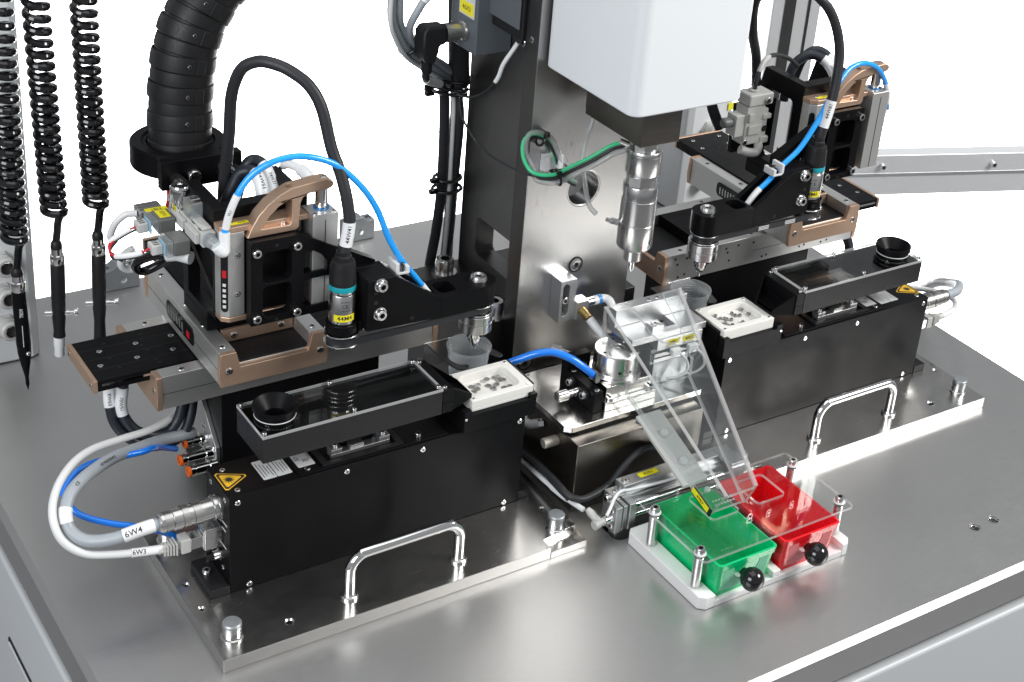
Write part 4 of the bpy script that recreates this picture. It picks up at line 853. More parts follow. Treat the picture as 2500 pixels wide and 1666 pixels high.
ce = Vector((-156, 345, 450)); ax = Vector((0.65, 0.25, -0.6)).normalized(); u = ax.orthogonal().normalized(); v_ = ax.cross(u); mb = MB()
mb.tube([ce + Vector((3, 2, 3)) + (u * math.cos(a) + v_ * math.sin(a)) * 11.5 for a in [2 * PI * k / 18 for k in range(19)]], 1.8, spline=False)
solo('cable_tie', mb, 'black_gloss', 'black tie high on the grey cable arc', 'cable tie')

# ================================================================ centre fixture
f = thing('fixture_base', 'brown tinted ground steel block in the middle of the table', 'fixture base', (0, 140, 0))
mb = MB(); mb.box(-85, 88, 57, 234.8, 0.2, 87); part(f, 'block', mb, 'ground_steel', bev=1.2)
mb = MB(); mb.prism([(-87, 84), (-80, 77.5), (99, 77.5), (99, 196), (-87, 196)], 'z', 90, 97); part(f, 'top_plate', mb, 'plate_steel', bev=0.8)
mb = MB(); mb.box(-72, 90, 79, 190, 87.1, 89.9); part(f, 'spacer', mb, 'hole_black')
mb = MB(); mb.tube([(-104, 140, 86), (-103, 139, 78), (-98, 134, 74), (-92, 130, 75), (-85.5, 127, 76)], 5.4, seg=16); e_ = part(f, 'air_elbow', mb, 'light_grey_plastic')
mb = MB(); mb.lathe([(5.6, 0), (5.6, 6), (4.6, 6.2)], (-85.1, 126, 76), (-1, 0.4, 0), 6); part(f, 'elbow_nut', mb, 'zinc')
mb = MB(); mb.lathe([(5.6, 0), (6, 0.8), (6, 17), (5, 18.2)], (-85.1, 97, 72), (-1, 0, 0), 24); part(f, 'silencer', mb, 'sintered')
r_ = thing('rotary_fixture', 'round steel turret with screws seen through the acrylic chute', 'fixture', (2, 118, 97))
mb = MB(); mb.box(-30, 40, 88, 150, 97.2, 108); mb.box(-26, 36, 94, 150, 108.1, 124); part(r_, 'mount', mb, 'plate_steel', bev=0.6)
mb = MB(); mb.prism(circ(2, 119, 29.5, 40) , 'z', 124.1, 128.5); part(r_, 'flange', mb, 'turned_steel', bev=0.5)
mb = MB(); mb.lathe([(26, 128.6), (26, 131), (25.6, 131.6), (25.6, 154), (24.6, 155.2), (9, 155.2), (8.6, 154.6), (3, 154.6), (2.6, 153.5), (0.01, 153.5)], (2, 119, 0), (0, 0, 1), 56, cap=False); tu = part(r_, 'turret', mb, 'turned_steel')
for k in range(4):
    a = 0.5 + k * PI / 2; screw(tu, (2 + 18.5 * math.cos(a), 119 + 18.5 * math.sin(a), 155.3), r=3.4, h=0.7, kind='flat')
for k in range(3):
    a = 1.2 + k * 2.1; mb = MB(); mb.lathe([(0.01, 0), (1.8, 0)], (2 + 19 * math.cos(a), 119 + 19 * math.sin(a), 155.35), (0, 0, 1), 14, cap=False); part(tu, 'tapped_hole', mb, 'hole_black')
for a in (-2.0, -1.5): mb = MB(); mb.lathe([(0.01, 0), (1.9, 0)], (2 + 25.75 * math.cos(a), 119 + 25.75 * math.sin(a), 137), (math.cos(a), math.sin(a), 0), 14, cap=False); part(tu, 'side_bore', mb, 'hole_black')
for x, y, z in ((-22, 92, 108.2), (34, 92, 108.2), (-23, 146, 124.2)): screw(r_, (x, y, z), r=4.4, h=4.4)
mic = thing('adjuster_block', 'black bracket with knurled micrometer heads next to the round turret', 'adjuster', (-38, 118, 97))
mb = MB(); mb.box(-44, -32, 91, 147, 97.3, 123); part(mic, 'bracket', mb, 'black_ano', bev=0.7)
mb = MB(); mb.box(-44, -12, 147.2, 158, 97.3, 138); part(mic, 'rear_bracket', mb, 'black_ano', bev=0.7)
for p_, d_ in (((-44.1, 118, 112), (-1, 0, 0)), ((-26, 158, 128), (-0.45, 1, 0.05))):
    mb = MB(); mb.lathe([(5, 0), (5, 8), (4.4, 8.2), (4.4, 18)], p_, d_, 28); sl = part(mic, 'micrometer_sleeve', mb, 'zinc')
    q = MB(); vs = []; fs = []; ax = Vector(d_).normalized(); qq = ax.to_track_quat('Z', 'Y'); sg = 40
    for k, (r0, hh) in enumerate(((4.6, 18.1), (6.2, 18.3), (6.2, 30), (4.8, 31.5))):
        for i in range(sg): rr = r0 + (0.28 if i % 2 and k in (1, 2) else 0); a = 2 * PI * i / sg; vs.append(Vector(p_) + qq @ Vector((rr * math.cos(a), rr * math.sin(a), hh)))
    for k in range(3):
        for i in range(sg): fs.append((k * sg + i, k * sg + (i + 1) % sg, (k + 1) * sg + (i + 1) % sg, (k + 1) * sg + i))
    fs.append(tuple(3 * sg + i for i in range(sg))); q.add(vs, fs); part(sl, 'thimble', q, 'knurl', ang=12)
for y, z in ((106, 114), (133, 116)):
    mb = MB(); mb.lathe([(5.4, 0), (5.4, 1), (4.8, 1), (4.8, 2), (5.4, 2), (5.4, 3)], (-44.1, y, z), (-1, 0, 0), 24); part(mic, 'o_ring', mb, 'rubber'); screw(mic, (-47.2, y, z), (-1, 0, 0), 4.2, 4.4)
for x, y in ((-38, 96), (-38, 142)): screw(mic, (x, y, 123), r=3, h=0.8, kind='flat')
mb = MB(); mb.lathe([(4.4, 0), (4.4, 7), (5, 7.2), (5, 11)], (-28, 110, 126), (-1, -0.1, 1.1), 6); part(mic, 'hose_nut', mb, 'zinc')
cable('blue_hose', 'blue hose arching from behind the white tray to the round turret', 'hose', [(-140, 168, 128), (-119.7, 160, 142), (-104, 150, 152), (-92, 142, 159), (-80, 135, 162), (-70, 128, 161), (-58, 120, 155), (-48, 114, 147), (-36, 109, 136)], 4.3, 'blue_hose')

# gripper behind the chute
g = thing('gripper', 'raw aluminium gripper carriage seen through the acrylic chute', 'gripper', (70, 120, 97))
mb = MB(); mb.prism([(12, 106), (117, 106), (117, 152), (12, 152)], 'z', 160, 168, [[(46, 116), (80, 116), (80, 140), (46, 140)]]); part(g, 'carriage_plate', mb, 'raw_alu', bev=0.5)
mb = MB(); mb.box(10, 111, 138, 152, 168.2, 190); wl = part(g, 'rear_wall', mb, 'raw_alu', bev=0.6)
for x in (60, 72, 104): screw(wl, (x, 145, 190), r=3.2, h=0.7, kind='flat')
mb = MB(); mb.box(48, 112, 104.5, 138, 146, 159.8); bd = part(g, 'sensor_body', mb, 'raw_alu', bev=0.5)
for z in (130, 137): mb = MB(); mb.box(46, 112, 106 - (z - 130) * 0.1, 136, z, z + 4.5); part(g, 'guide_rail', mb, 'raw_alu', bev=0.3)
mb = MB(); mb.box(44, 108, 110, 136, 126, 145.8); part(g, 'slide_body', mb, 'cap_grey', bev=0.4)
mb = MB(); mb.box(44, 60, 112, 126, 168.2, 174); ck = part(g, 'clamp', mb, 'raw_alu', bev=0.4); screw(ck, (52, 119, 174.1), r=5, h=1.2, kind='flat')
mb = MB(); mb.box(50, 100, 110, 140, 97.2, 125.8); part(g, 'stand', mb, 'cap_grey', bev=0.4)
for x0, s_ in ((62, '48B1'), (84, '48B2')):
    mb = MB(); mb.box(x0, x0 + 17, 104.2, 104.45, 150, 157); yl = part(g, 'yellow_tag', mb, 'yellow_label'); text(yl, s_, (x0 + 8.5, 104.15, 153.5), (1, 0, 0), (0, 0, 1), 5.6, bold=0.05)
for x0 in (66, 90):
    mb = MB(); mb.box(x0, x0 + 13, 98, 104.2, 138, 146); pl = part(g, 'sensor_plug', mb, 'sleeve_white', bev=0.8); mb = MB(); mb.tube([(x0 + 11, 98, 140), (x0 + 18, 94, 132), (x0 + 22, 94, 118), (x0 + 14, 98, 108), (x0 + 2, 106, 104)], 1.6); part(g, 'sensor_lead', mb, 'sleeve_white')

# acrylic chute: flat left cheek, slanted right cheek, cover with U cut-out, floor
ch = thing('acrylic_chute', 'clear acrylic chute sloping down into the green bin', 'chute', (30, 30, 58))
prof = [(143, 196.5), (137, 131), (88.5, 136), (87.7, 112), (-76, 58), (-94, 93)]
def xr(y): return 36 + (y + 94) * (100 - 36) / 237.0
def cheek(fn, th_):
    vs = [(fn(y), y, z) for y, z in prof] + [(fn(y) + th_, y, z) for y, z in prof]; n = len(prof)
    faces = MB(); faces.add(vs, [tuple(range(n))[::-1], tuple(range(n, 2 * n))]); edge = MB(); edge.add(vs, [(i, (i + 1) % n, n + (i + 1) % n, n + i) for i in range(n)])
    return faces, edge
for fn, th_ in ((lambda y: -4.5, 4.5), (xr, 4.5)):
    a, b_ = cheek(fn, th_); ck = part(ch, 'cheek', a, 'acrylic'); part(ck, 'cheek_edge', b_, 'acrylic_edge')
def topz(y): return 93 + (y + 94) * 103.5 / 237.0 - 3.5
def slab(poly, zf, th_, name, holes=()):
    m_ = MB(); m_.prism(poly, 'z', 0, 1, holes); vs = [(x, y, zf(y) + (th_ if z > 0.5 else 0)) for x, y, z in m_.v]
    fa = MB(); ed = MB(); fcap = []; fsid = []
    for q in m_.f:
        zs = [m_.v[i][2] for i in q]; (fcap if max(zs) - min(zs) < 0.5 else fsid).append(q)
    fa.add(vs, fcap); ed.add(vs, fsid); o_ = part(ch, name, fa, 'acrylic'); part(o_, name + '_edge', ed, 'acrylic_edge')
U = [(24, 143)] + [(28 + 1.0 * k, 143 - 6.5 * k) for k in range(1, 4)] + [(52 + 20 * math.cos(t), 104 + 22 * math.sin(t)) for t in [PI + PI * i / 10 for i in range(11)]] + [(74, 122), (78, 143)]
slab([(0.1, -93.8), (xr(-93.8) - 0.1, -93.8), (xr(143) - 0.1, 143)] + U[::-1] + [(0.1, 143)], topz, 3.3, 'cover')
def botz(y): return 58 + (y + 76) * (112 - 58) / 163.7 + 0.3
slab([(0.1, -75.5), (xr(-75.5) - 0.1, -75.5), (xr(87) - 0.1, 87), (0.1, 87)], botz, 3.0, 'floor')
mb = MB()
for k in range(14):
    x0 = 6 + (k % 7) * 4; y0 = -72 + (k // 7) * 5; mb.box(x0, x0 + 2.2, y0, y0 + 2.2, botz(y0) + 3.1, botz(y0) + 3.7)
o_ = part(ch, 'engraving', mb, 'acrylic_edge'); o_['kind'] = 'stuff'
for x0 in (9, 24):
    mb = MB(); mb.lathe([(0.01, 0), (3.4, 0), (3.4, 3), (0.01, 5)], (x0, -52, botz(-52) + 3.2), (0, -0.3, 1), 18, cap=False); part(ch, 'clear_bolt', mb, 'acrylic_edge')
mb = MB(); mb.obox((-5.4, -62, 66), (0, -0.95, -0.31), (0, -0.31, 0.95), (1, 0, 0), 17, 5, 0.8); bk = part(ch, 'black_sensor_strip', mb, 'black_matte', bev=0.4)
mb = MB(); mb.obox((-6.5, -60, 67.6), (0, -0.95, -0.31), (0, -0.31, 0.95), (1, 0, 0), 15, 3.6, 0.2); yl = part(ch, 'yellow_tag', mb, 'yellow_label'); text(yl, '49B7', (-6.8, -60, 67.6), (0, -0.95, -0.31), (0, -0.31, 0.95), 6, bold=0.05)

# carrier plate under the chute and pneumatic slide
ca = thing('chute_carrier', 'grey flat carrier plate with clear bolts beneath the chute', 'carrier', (30, 40, 50))
mb = MB(); mb.add([(2, 72, 92), (36, 72, 92), (36, -22, 58), (2, -22, 58), (2, 72, 88), (36, 72, 88), (36, -22, 54), (2, -22, 54)], [(0, 3, 2, 1), (4, 5, 6, 7), (0, 1, 5, 4), (2, 3, 7, 6), (1, 2, 6, 5), (0, 4, 7, 3)]); part(ca, 'plate', mb, 'light_grey_plastic', bev=0.5)
for y in (42, 4):
    mb = MB(); mb.lathe([(0.01, 0), (5.2, 0), (5.2, 2.4), (4.4, 3.4), (0.01, 3.6)], (20, y, 58 + (y + 22) * 34 / 94 + 0.4), (0, -0.34, 1), 22, cap=False); part(ca, 'clear_bolt', mb, 'white_cable')
sl = thing('pneumatic_slide', 'silver pneumatic slide tagged 45B3 before the brown steel block', 'pneumatic slide', (20, 15, 0))
mb = MB(); mb.prism([(13, 30), (13, 43), (17, 43), (17, 48.5), (33, 48.5), (33, -12), (13, -12)], 'x', -48, 92); part(sl, 'body', mb, 'raw_alu', bev=0.5)
mb = MB(); mb.box(-66, 92, 0, 13, -14, 30); part(sl, 'rail_base', mb, 'raw_alu', bev=0.4)
mb = MB(); mb.box(-46, 92, 9, 13.2, 36.5, 40); part(sl, 'sensor_rail', mb, 'raw_alu', bev=0.3)
mb = MB(); mb.cyl((-44, 2, 33), (92, 2, 33), 5.4, seg=28); part(sl, 'rod', mb, 'chrome')
mb = MB(); mb.cyl((-44, 3, 19), (92, 3, 19), 4.6, seg=24); part(sl, 'rod', mb, 'chrome')
for x0, x1 in ((-72, -63.6), (-61, -56), (-54, -45)):
    mb = MB(); mb.box(x0, x1, -5 + (1.5 if x0 == -61 else 0), 12.8, 8, 40.5 - (1 if x0 == -61 else 0)); part(sl, 'end_plate', mb, 'raw_alu', bev=0.6)
mb = MB(); mb.box(-64, -48.2, 13, 30, 8, 42); part(sl, 'end_block', mb, 'raw_alu', bev=0.6)
mb = MB(); mb.box(84, 104, -6, 30, 20, 50); part(sl, 'end_block', mb, 'raw_alu', bev=0.6)
mb = MB(); mb.box(84, 110, -8, 18, 36, 46); part(sl, 'stop_block', mb, 'raw_alu', bev=0.6)
screw(sl, (-40, 25, 48.6), r=4.8, h=0.9, kind='flat'); screw(sl, (-72.1, 3, 34), (-1, 0, 0), 3.6, 1, 'flat'); screw(sl, (-72.1, 3, 14), (-1, 0, 0), 3.6, 1, 'flat'); screw(sl, (-64.1, 22, 36), (-1, 0, 0), 4.6, 4); screw(sl, (-48.1, 25, 42), (-1, 0, 0), 2.8, 0.8, 'flat'); screw(sl, (-56, 22, 42.1), r=3.2, h=0.8, kind='flat')
mb = MB(); mb.lathe([(0.01, 0), (3.4, 0), (3.4, 0.6), (2.4, 0.6)], (-72.1, 3, 24), (-1, 0, 0), 20); part(sl, 'brass_port', mb, 'brass')
mb = MB(); mb.prism(rrect(-22, 4, 22, 30, 1.5), 'z', 48.55, 48.8); yl = part(sl, 'yellow_tag', mb, 'yellow_label'); text(yl, '45B3', (-9, 26, 48.8), (1, 0, 0), (0, 1, 0), 6.2, bold=0.05)
mb = MB(); mb.lathe([(4.6, 0), (4.6, 5), (5.6, 5.2), (5.6, 10), (4.8, 10.2)], (-72.2, 4, 24), (-1, -0.15, 0), 24); part(sl, 'fitting', mb, 'chrome')
mb = MB(); mb.lathe([(4.6, 0), (4.6, 8), (5.4, 8.2), (5.4, 13), (4.6, 14)], (-82.6, 2.5, 24), (-1, -0.15, 0), 24); fb = part(sl, 'flow_knob', mb, 'valve_grey')
mb = MB(); mb.lathe([(4.4, 0), (4.4, 15), (3.8, 17), (2.8, 20)], (-88, 2, 24), (-0.35, 0.8, 0.55), 24); part(sl, 'hose_stub', mb, 'valve_grey')
cable('black_cable', 'black cable lying at the foot of the brown steel block', 'cable', [(-96, 190, 24), (-99, 140, 34), (-103, 100, 42), (-106, 60, 44), (-105, 42, 41), (-100, 34, 39), (-88, 31, 37), (-62, 36, 37), (-46, 40, 40), (-36, 43, 47), (-21, 46, 56), (-6, 49, 61), (10, 52, 60), (28, 54, 50)], 3.9, 'rubber')
cable('black_cable', 'second black cable lying at the foot of the brown steel block', 'cable', [(-93, 190, 20), (-95, 140, 27), (-98, 100, 33), (-101, 66, 34), (-101, 48, 33), (-98, 40, 30), (-90, 36, 28)], 3.4, 'rubber')
th, pp = cable('white_cable', 'white sleeved lead running to the pneumatic slide', 'cable', [(-100, 160, 22), (-101, 130, 25), (-102, 90, 28), (-102, 60, 30), (-100, 40, 31), (-98, 20, 33)], 3.0, 'sleeve_white')
mb = MB(); mb.tube([(-15, 47.3, 58.5), (-9.5, 48.5, 60.5)], 4.6, spline=False); wraps = sleeve(th, pp, 0.5, 0.75, 3.6)
th2, pp2 = cable('sensor_lead', 'thin white lead crossing the front of the pneumatic slide', 'cable', [(-86, -6, 38), (-80, -3, 43), (-70, 5, 46), (-62, 9, 49), (-54, 11, 49), (-42, 12, 46), (0, 12, 42), (30, 12, 41.5)], 1.9, 'sleeve_white')

# ================================================================ bins
bs = thing('bin_base', 'white plastic base holding the two bins', 'base', (43, -78, 0))
mb = MB(); mb.prism([(-61, -17), (-61, -137), (-54, -143), (-42.6, -143), (-42.6, -118), (-42.6, -24), (134, -24), (134, -143), (141, -143), (148, -136), (148, -17), (142, -12), (-56, -12)], 'z', 0.2, 15.5); part(bs, 'surround', mb, 'white_pom', bev=0.8)
mb = MB(); mb.box(-42.4, 133.8, -142.8, -24.2, 0.2, 7.6); part(bs, 'floor', mb, 'white_pom', bev=0.4)
mb = MB(); mb.box(34.5, 45, -142.9, -24.2, 7.8, 15.4); part(bs, 'middle_rib', mb, 'white_pom', bev=0.6)
for x, y in ((-52.5, -121), (-52.5, -44), (139.5, -121), (139.5, -44)):
    mb = MB(); mb.lathe([(5, 15.6), (5.4, 16), (5.4, 52.4), (5, 52.8)], (x, y, 0), (0, 0, 1), 28); part(bs, 'post', mb, 'turned_steel')
    mb = MB(); mb.lathe([(3.2, 0), (6.6, 0), (6.6, 1.2), (3.2, 1.2)], (x, y, 56.3), (0, 0, 1), 28); part(bs, 'washer', mb, 'sleeve_white'); screw(bs, (x, y, 57.6), r=5, h=6)
cv = thing('acrylic_cover', 'clear acrylic plate with two rectangular openings over the bins', 'cover', (48, -77, 53))
def flat_clear(par, poly, z0, z1, holes, name):
    m_ = MB(); m_.prism(poly, 'z', z0, z1, holes); fa = MB(); ed = MB(); mid = (z0 + z1) / 2
    cap = [q for q in m_.f if len({m_.v[i][2] > mid for i in q}) == 1]; sid = [q for q in m_.f if len({m_.v[i][2] > mid for i in q}) == 2]
    fa.add(m_.v, cap); ed.add(m_.v, sid); o_ = part(par, name, fa, 'acrylic_thin'); part(o_, 'edge', ed, 'acrylic_edge')
flat_clear(cv, rrect(-57, 150, -134, -21, 5), 53, 56.2, [rrect(-4.5, 33, -82, -38, 5), rrect(58, 97, -82, -40, 5)], 'sheet')
def bin_(name, x0, x1, m, label, cat):
    b_ = thing(name, label, cat, ((x0 + x1) / 2, -82, 7.8)); y0, y1 = -141, -26.5
    def ringpts(i, z):
        t = (z - 7.9) / 44; a = x0 + 3.2 - 3.2 * t + i; c_ = x1 - 3.2 + 3.2 * t - i; d = y0 + 3.5 - 5.0 * t + i; e = y1 - 2 + 2 * t - i
        return [(x, y, z) for x, y in rrect(a, c_, d, e, 4.5, 4)]
    L = [ringpts(0, 7.9), ringpts(0, 42.5), ringpts(-1.2, 42.8), ringpts(-1.3, 50.2), ringpts(0.9, 50.6), ringpts(1.9, 42), ringpts(1.9, 10)]
    n = len(L[0]); mb = MB(); mb.add([p_ for l in L for p_ in l], [(k * n + i, k * n + (i + 1) % n, (k + 1) * n + (i + 1) % n, (k + 1) * n + i) for k in range(6) for i in range(n)] + [tuple(range(n))[::-1], tuple(6 * n + i for i in range(n))])
    part(b_, 'shell', mb, m, ang=28)
    cx = (x0 + x1) / 2; fy = lambda z: y0 + 3.5 - 5.0 * (z - 7.9) / 44
    # moulded label panel on the front with a half round boss
    pts = [(cx - 29, 41), (cx + 29, 41), (cx + 27, 13), (cx - 27, 13)]
    for sg in (-1, 1):
        arc_ = [(cx + sg * 17 * math.sin(t), 41 - 19 * math.cos(t)) for t in [PI / 2 * i / 8 for i in range(9)]]
        poly = [(cx, 13), (cx + sg * 27, 13), (cx + sg * 29.5, 41)] + arc_[::-1]
        nn = len(poly); mb = MB(); mb.add([(x, fy(z) - 0.45, z) for x, z in poly] + [(x, fy(z) + 0.3, z) for x, z in poly], [tuple(range(nn)) if sg > 0 else tuple(range(nn))[::-1]] + [(i, nn + i, nn + (i + 1) % nn, (i + 1) % nn) for i in range(nn)])
        part(b_, 'label_field', mb, m + '_frost')
    mb = MB(); mb.lathe([(4.5, 0), (4.5, 6)], (cx - 3, fy(31) - 0.2, 31), (0, -1, 0), 20); part(b_, 'knob_neck', mb, 'black_gloss')
    mb = MB(); mb.sphere((cx - 3, fy(31) - 15, 31), 12.6, 40, 24); part(b_, 'ball_knob', mb, 'black_gloss')
    return b_
mat('green_bin_frost', (0.22, 0.62, 0.40), 0, 0.55, noise=0.05, nscale=300); mat('red_bin_frost', (0.72, 0.20, 0.21), 0, 0.55, noise=0.05, nscale=300)
bin_('green_bin', -42, 33.5, 'green_bin', 'green plastic bin with black ball knob', 'bin')
bin_('red_bin', 46, 122, 'red_bin', 'red plastic bin with black ball knob', 'bin')

# ================================================================ cups on brackets
def cup(label, hl):
    u = thing('cup', label, 'cup', (-152, 184, 118))
    mb = MB(); mb.lathe([(0.01, 118.2), (19.5, 118.2), (23.2, 160), (24.6, 160.2), (24.8, 163), (23.8, 163.2), (22.6, 160), (19, 119.4), (0.01, 119.4)], (-152, 184, 0), (0, 0, 1), 48, cap=False); part(u, 'wall', mb, 'cup_plastic')
    for z in (148, 140, 132):
        mb = MB(); r0 = 19.5 + (z - 118) * 3.7 / 42; mb.lathe([(r0 + 0.1, z), (r0 + 0.3, z + 0.5), (r0 + 0.1, z + 1)], (-152, 184, 0), (0, 0, 1), 40, cap=False); part(u, 'moulded_ring', mb, 'cup_plastic')
    mb = MB()
    for k in range(9):
        a = 2.3 + 0.0; z = 128 + k * 3.4; r0 = 19.2 + (z - 118) * 3.6 / 42; 
        for t in range(4 if k % 2 else 6):
            aa = 2.0 + t * 0.07; mb.add([(-152 + (r0 - 0.3) * math.cos(aa + e), 184 + (r0 - 0.3) * math.sin(aa + e), z + d) for e, d in ((0, 0), (0.07, 0), (0.07, 0.5), (0, 0.5))], [(0, 1, 2, 3)])
    o_ = part(u, 'graduation', mb, 'print_white'); o_['kind'] = 'stuff'
    b_ = thing('cup_bracket', hl, 'bracket', (-165, 210, 110))
    mb = MB(); mb.prism([(-182, 224), (-182, 180), (-178, 164), (-172, 160), (-166, 163), (-163, 168)] + [(-152 + 23.6 * math.cos(t), 184 + 23.6 * math.sin(t)) for t in [4.2 - k * 0.32 for k in range(14)]] + [(-129, 176), (-124, 166), (-119, 166), (-117, 170), (-122, 186), (-122, 224)], 'z', 149, 150.6); part(b_, 'fork', mb, 'raw_alu' if False else 'dark_steel', bev=0.2)
    mb = MB(); mb.box(-184, -150, 224.2, 226, 120, 150.6); part(b_, 'upright', mb, 'plate_steel', bev=0.3)
    mb = MB(); mb.box(-184, -150, 226.2, 243, 120, 121.8); part(b_, 'flange', mb, 'plate_steel', bev=0.3)
setxf(); cup('clear graduated cup under the lowered spindle', 'bent sheet bracket holding the cup under the lowered spindle')
setxf(-1, 4); cup('clear empty cup behind the top of the acrylic chute', 'bent sheet bracket holding the cup behind the acrylic chute')
setxf()

# ================================================================ cables and hoses of the two units
def mid_label(th, path, f_, s, r, size):
    k = max(1, int(f_ * (len(path) - 1))); t = (path[min(k + 1, len(path) - 1)] - path[k - 1]).normalized(); n = CAMP - path[k]
    return pathtext(th, path, f_, s, r, size, n, bold=0.03, flip=t.x < 0)
th, p = cable('motor_cable', 'thick black cable arching from motor 44M4 with tag 44W41', 'cable', [(-313.5,172,312),(-311.2,172,323.7),(-306.9,174,348.1),(-308.5,178,372.5),(-312.1,186,397.2),(-318,195,421.6),(-323.7,205,458.6),(-333.3,215,480.2),(-348.1,228,492.8),(-359.9,240,496.9),(-369.9,252,495.6),(-380.5,265,483.9),(-383.8,280,452.9),(-382.5,290,408.1),(-384.2,300,349.2),(-386.3,300,290)], 6.1, 'rubber', seg=20)
sleeve(th, p, 0.075, 0.135, 6.5); k = int(0.105 * (len(p) - 1)); pathtext(th, p, 0.105, '44W41', 6.55, 6.2, CAMP - p[k] + Vector((300, 0, 0)))
th, p = cable('motor_cable', 'thick black cable rising out of the picture with tag 44W81', 'cable', [(315,172,333),(317,172,346.7),(326.7,174,383.7),(334.5,180,418.9),(336.3,185,442.3),(331.6,190,466),(320.7,195,488.2),(305,200,504.5),(289.7,215,517.4),(271,240,513.6),(261.9,260,487.9),(282.7,280,437.2),(303.4,290,398.9),(324.5,300,330)], 6.1, 'rubber', seg=20)
sleeve(th, p, 0.10, 0.165, 6.5); k = int(0.13 * (len(p) - 1)); pathtext(th, p, 0.13, '44W81', 6.55, 6.2, CAMP - p[k] + Vector((300, 0, 0)))
th, p = cable('blue_hose', 'bright blue hose arching over the bronze bracket beside cable 44W41', 'hose', [(-423.5,205,343.4),(-419.9,203,363.1),(-413.7,200,382.5),(-404.3,198,398.9),(-392.7,195,410.5),(-374.6,190,419.8),(-351.1,188,420.1),(-325.1,186,411.1),(-306.2,184,397),(-287.8,180,375.7),(-273.8,178,351.9),(-261.8,175,320.3),(-247,173,292.7),(-231.8,172,272),(-214,171.5,247)], 3.3, 'bright_blue_hose')
sleeve(th, p, 0.03, 0.16, 3.8); sleeve(th, p, 0.975, 1.0, 3.8); k = int(0.09 * (len(p) - 1)); pathtext(th, p, 0.09, 'VL1', 3.9, 4, CAMP - p[k])
th, p = cable('blue_hose', 'bright blue hose arching over the bronze bracket beside cable 44W81', 'hose', [(452.7,200,344.6),(448.4,200,365.4),(435.2,198,388),(415.1,195,406.1),(390.1,192,416.2),(366.6,190,414.3),(346.8,185,402.7),(328.8,180,383.6),(308.6,175,356.3),(285,172,328.9),(262.6,172,312),(242.1,172,294),(226,172,282),(214,172,268)], 3.3, 'bright_blue_hose')
sleeve(th, p, 0.03, 0.13, 3.8); sleeve(th, p, 0.91, 1.0, 3.8); k = int(0.08 * (len(p) - 1)); pathtext(th, p, 0.08, 'VL2', 3.9, 4, CAMP - p[k])
th, p = cable('dark_cable', 'dark blue looped cable tagged 74W51 behind the bronze bracket', 'cable', [(-398,290,300),(-388,290,330),(-378.6,290,350),(-371.5,288,363.6),(-363,280,367.4),(-360.7,268,364),(-361.2,258,354),(-363,250,338)], 6.4, 'navy_rubber')
sleeve(th, p, 0.62, 0.92, 6.9); k = int(0.77 * (len(p) - 1)); pathtext(th, p, 0.77, '74W51', 7.0, 5.2, CAMP - p[k] + Vector((500, 0, 0)))
th, p = cable('dark_cable', 'dark blue looped cable tagged 74W31 nearer the cylinder rod', 'cable', [(-378,300,300),(-372,300,330),(-360.5,300,363.7),(-351.4,298,370.1),(-347.2,285,367.7),(-345.9,270,355.5),(-348,255,346.2),(-349,236,338)], 6.4, 'navy_rubber')
sleeve(th, p, 0.55, 0.85, 6.9); k = int(0.7 * (len(p) - 1)); pathtext(th, p, 0.7, '74W31', 7.0, 5.2, CAMP - p[k] + Vector((500, 0, 0)))
th, p = cable('sensor_lead', 'thin black lead with white sleeve and plug behind the bronze bracket', 'cable', [(-325.3,300,335),(-325.3,300,347),(-324.6,295,358.5),(-323.4,280,368.7),(-319.7,262,370.5),(-318.1,243,368.4),(-318,236,362)], 2.6, 'rubber')
sleeve(th, p, 0.42, 0.75, 4.6); sleeve(th, p, 0.7, 0.93, 6.4)
mb = MB(); mb.box(-336, -316, 290, 312, 318, 336); mb.lathe([(8, 336), (8, 340), (6, 341)], (-326, 300, 0), (0, 0, 1), 20); solo('proximity_switch', mb, 'valve_grey', 'grey sensor body under the thin white sleeved lead', 'sensor', bev=1.5)
for i, pts in enumerate(([(370, 300, 330), (372, 300, 352), (380, 300, 378), (396, 292, 391), (410, 278, 386), (414, 262, 372), (412, 250, 355)], [(386, 306, 330), (388, 306, 352), (398, 306, 380), (412, 298, 393), (424, 284, 386), (427, 268, 372), (425, 254, 357)])):
    th, p = cable('dark_cable', ['dark looped cable with white tag behind cable 44W81', 'dark looped cable behind the first one, by the bronze bracket rod'][i], 'cable', pts, 6.2, 'navy_rubber'); sleeve(th, p, 0.66, 0.92, 6.7)
    k = int(0.8 * (len(p) - 1)); pathtext(th, p, 0.8, '74W61' if i else '74W51', 6.8, 5, CAMP - p[k] + Vector((500, 0, 0)))
th, p = cable('thin_hose', 'thin black and grey lead looping up from the grey valve', 'cable', [(277, 256, 372), (278, 256, 384), (286, 260, 400), (302, 268, 408), (322, 272, 407), (345, 274, 398), (362, 276, 386)], 2.8, 'rubber')
sleeve(th, p, 0.3, 0.55, 3.1, 'light_grey_plastic')

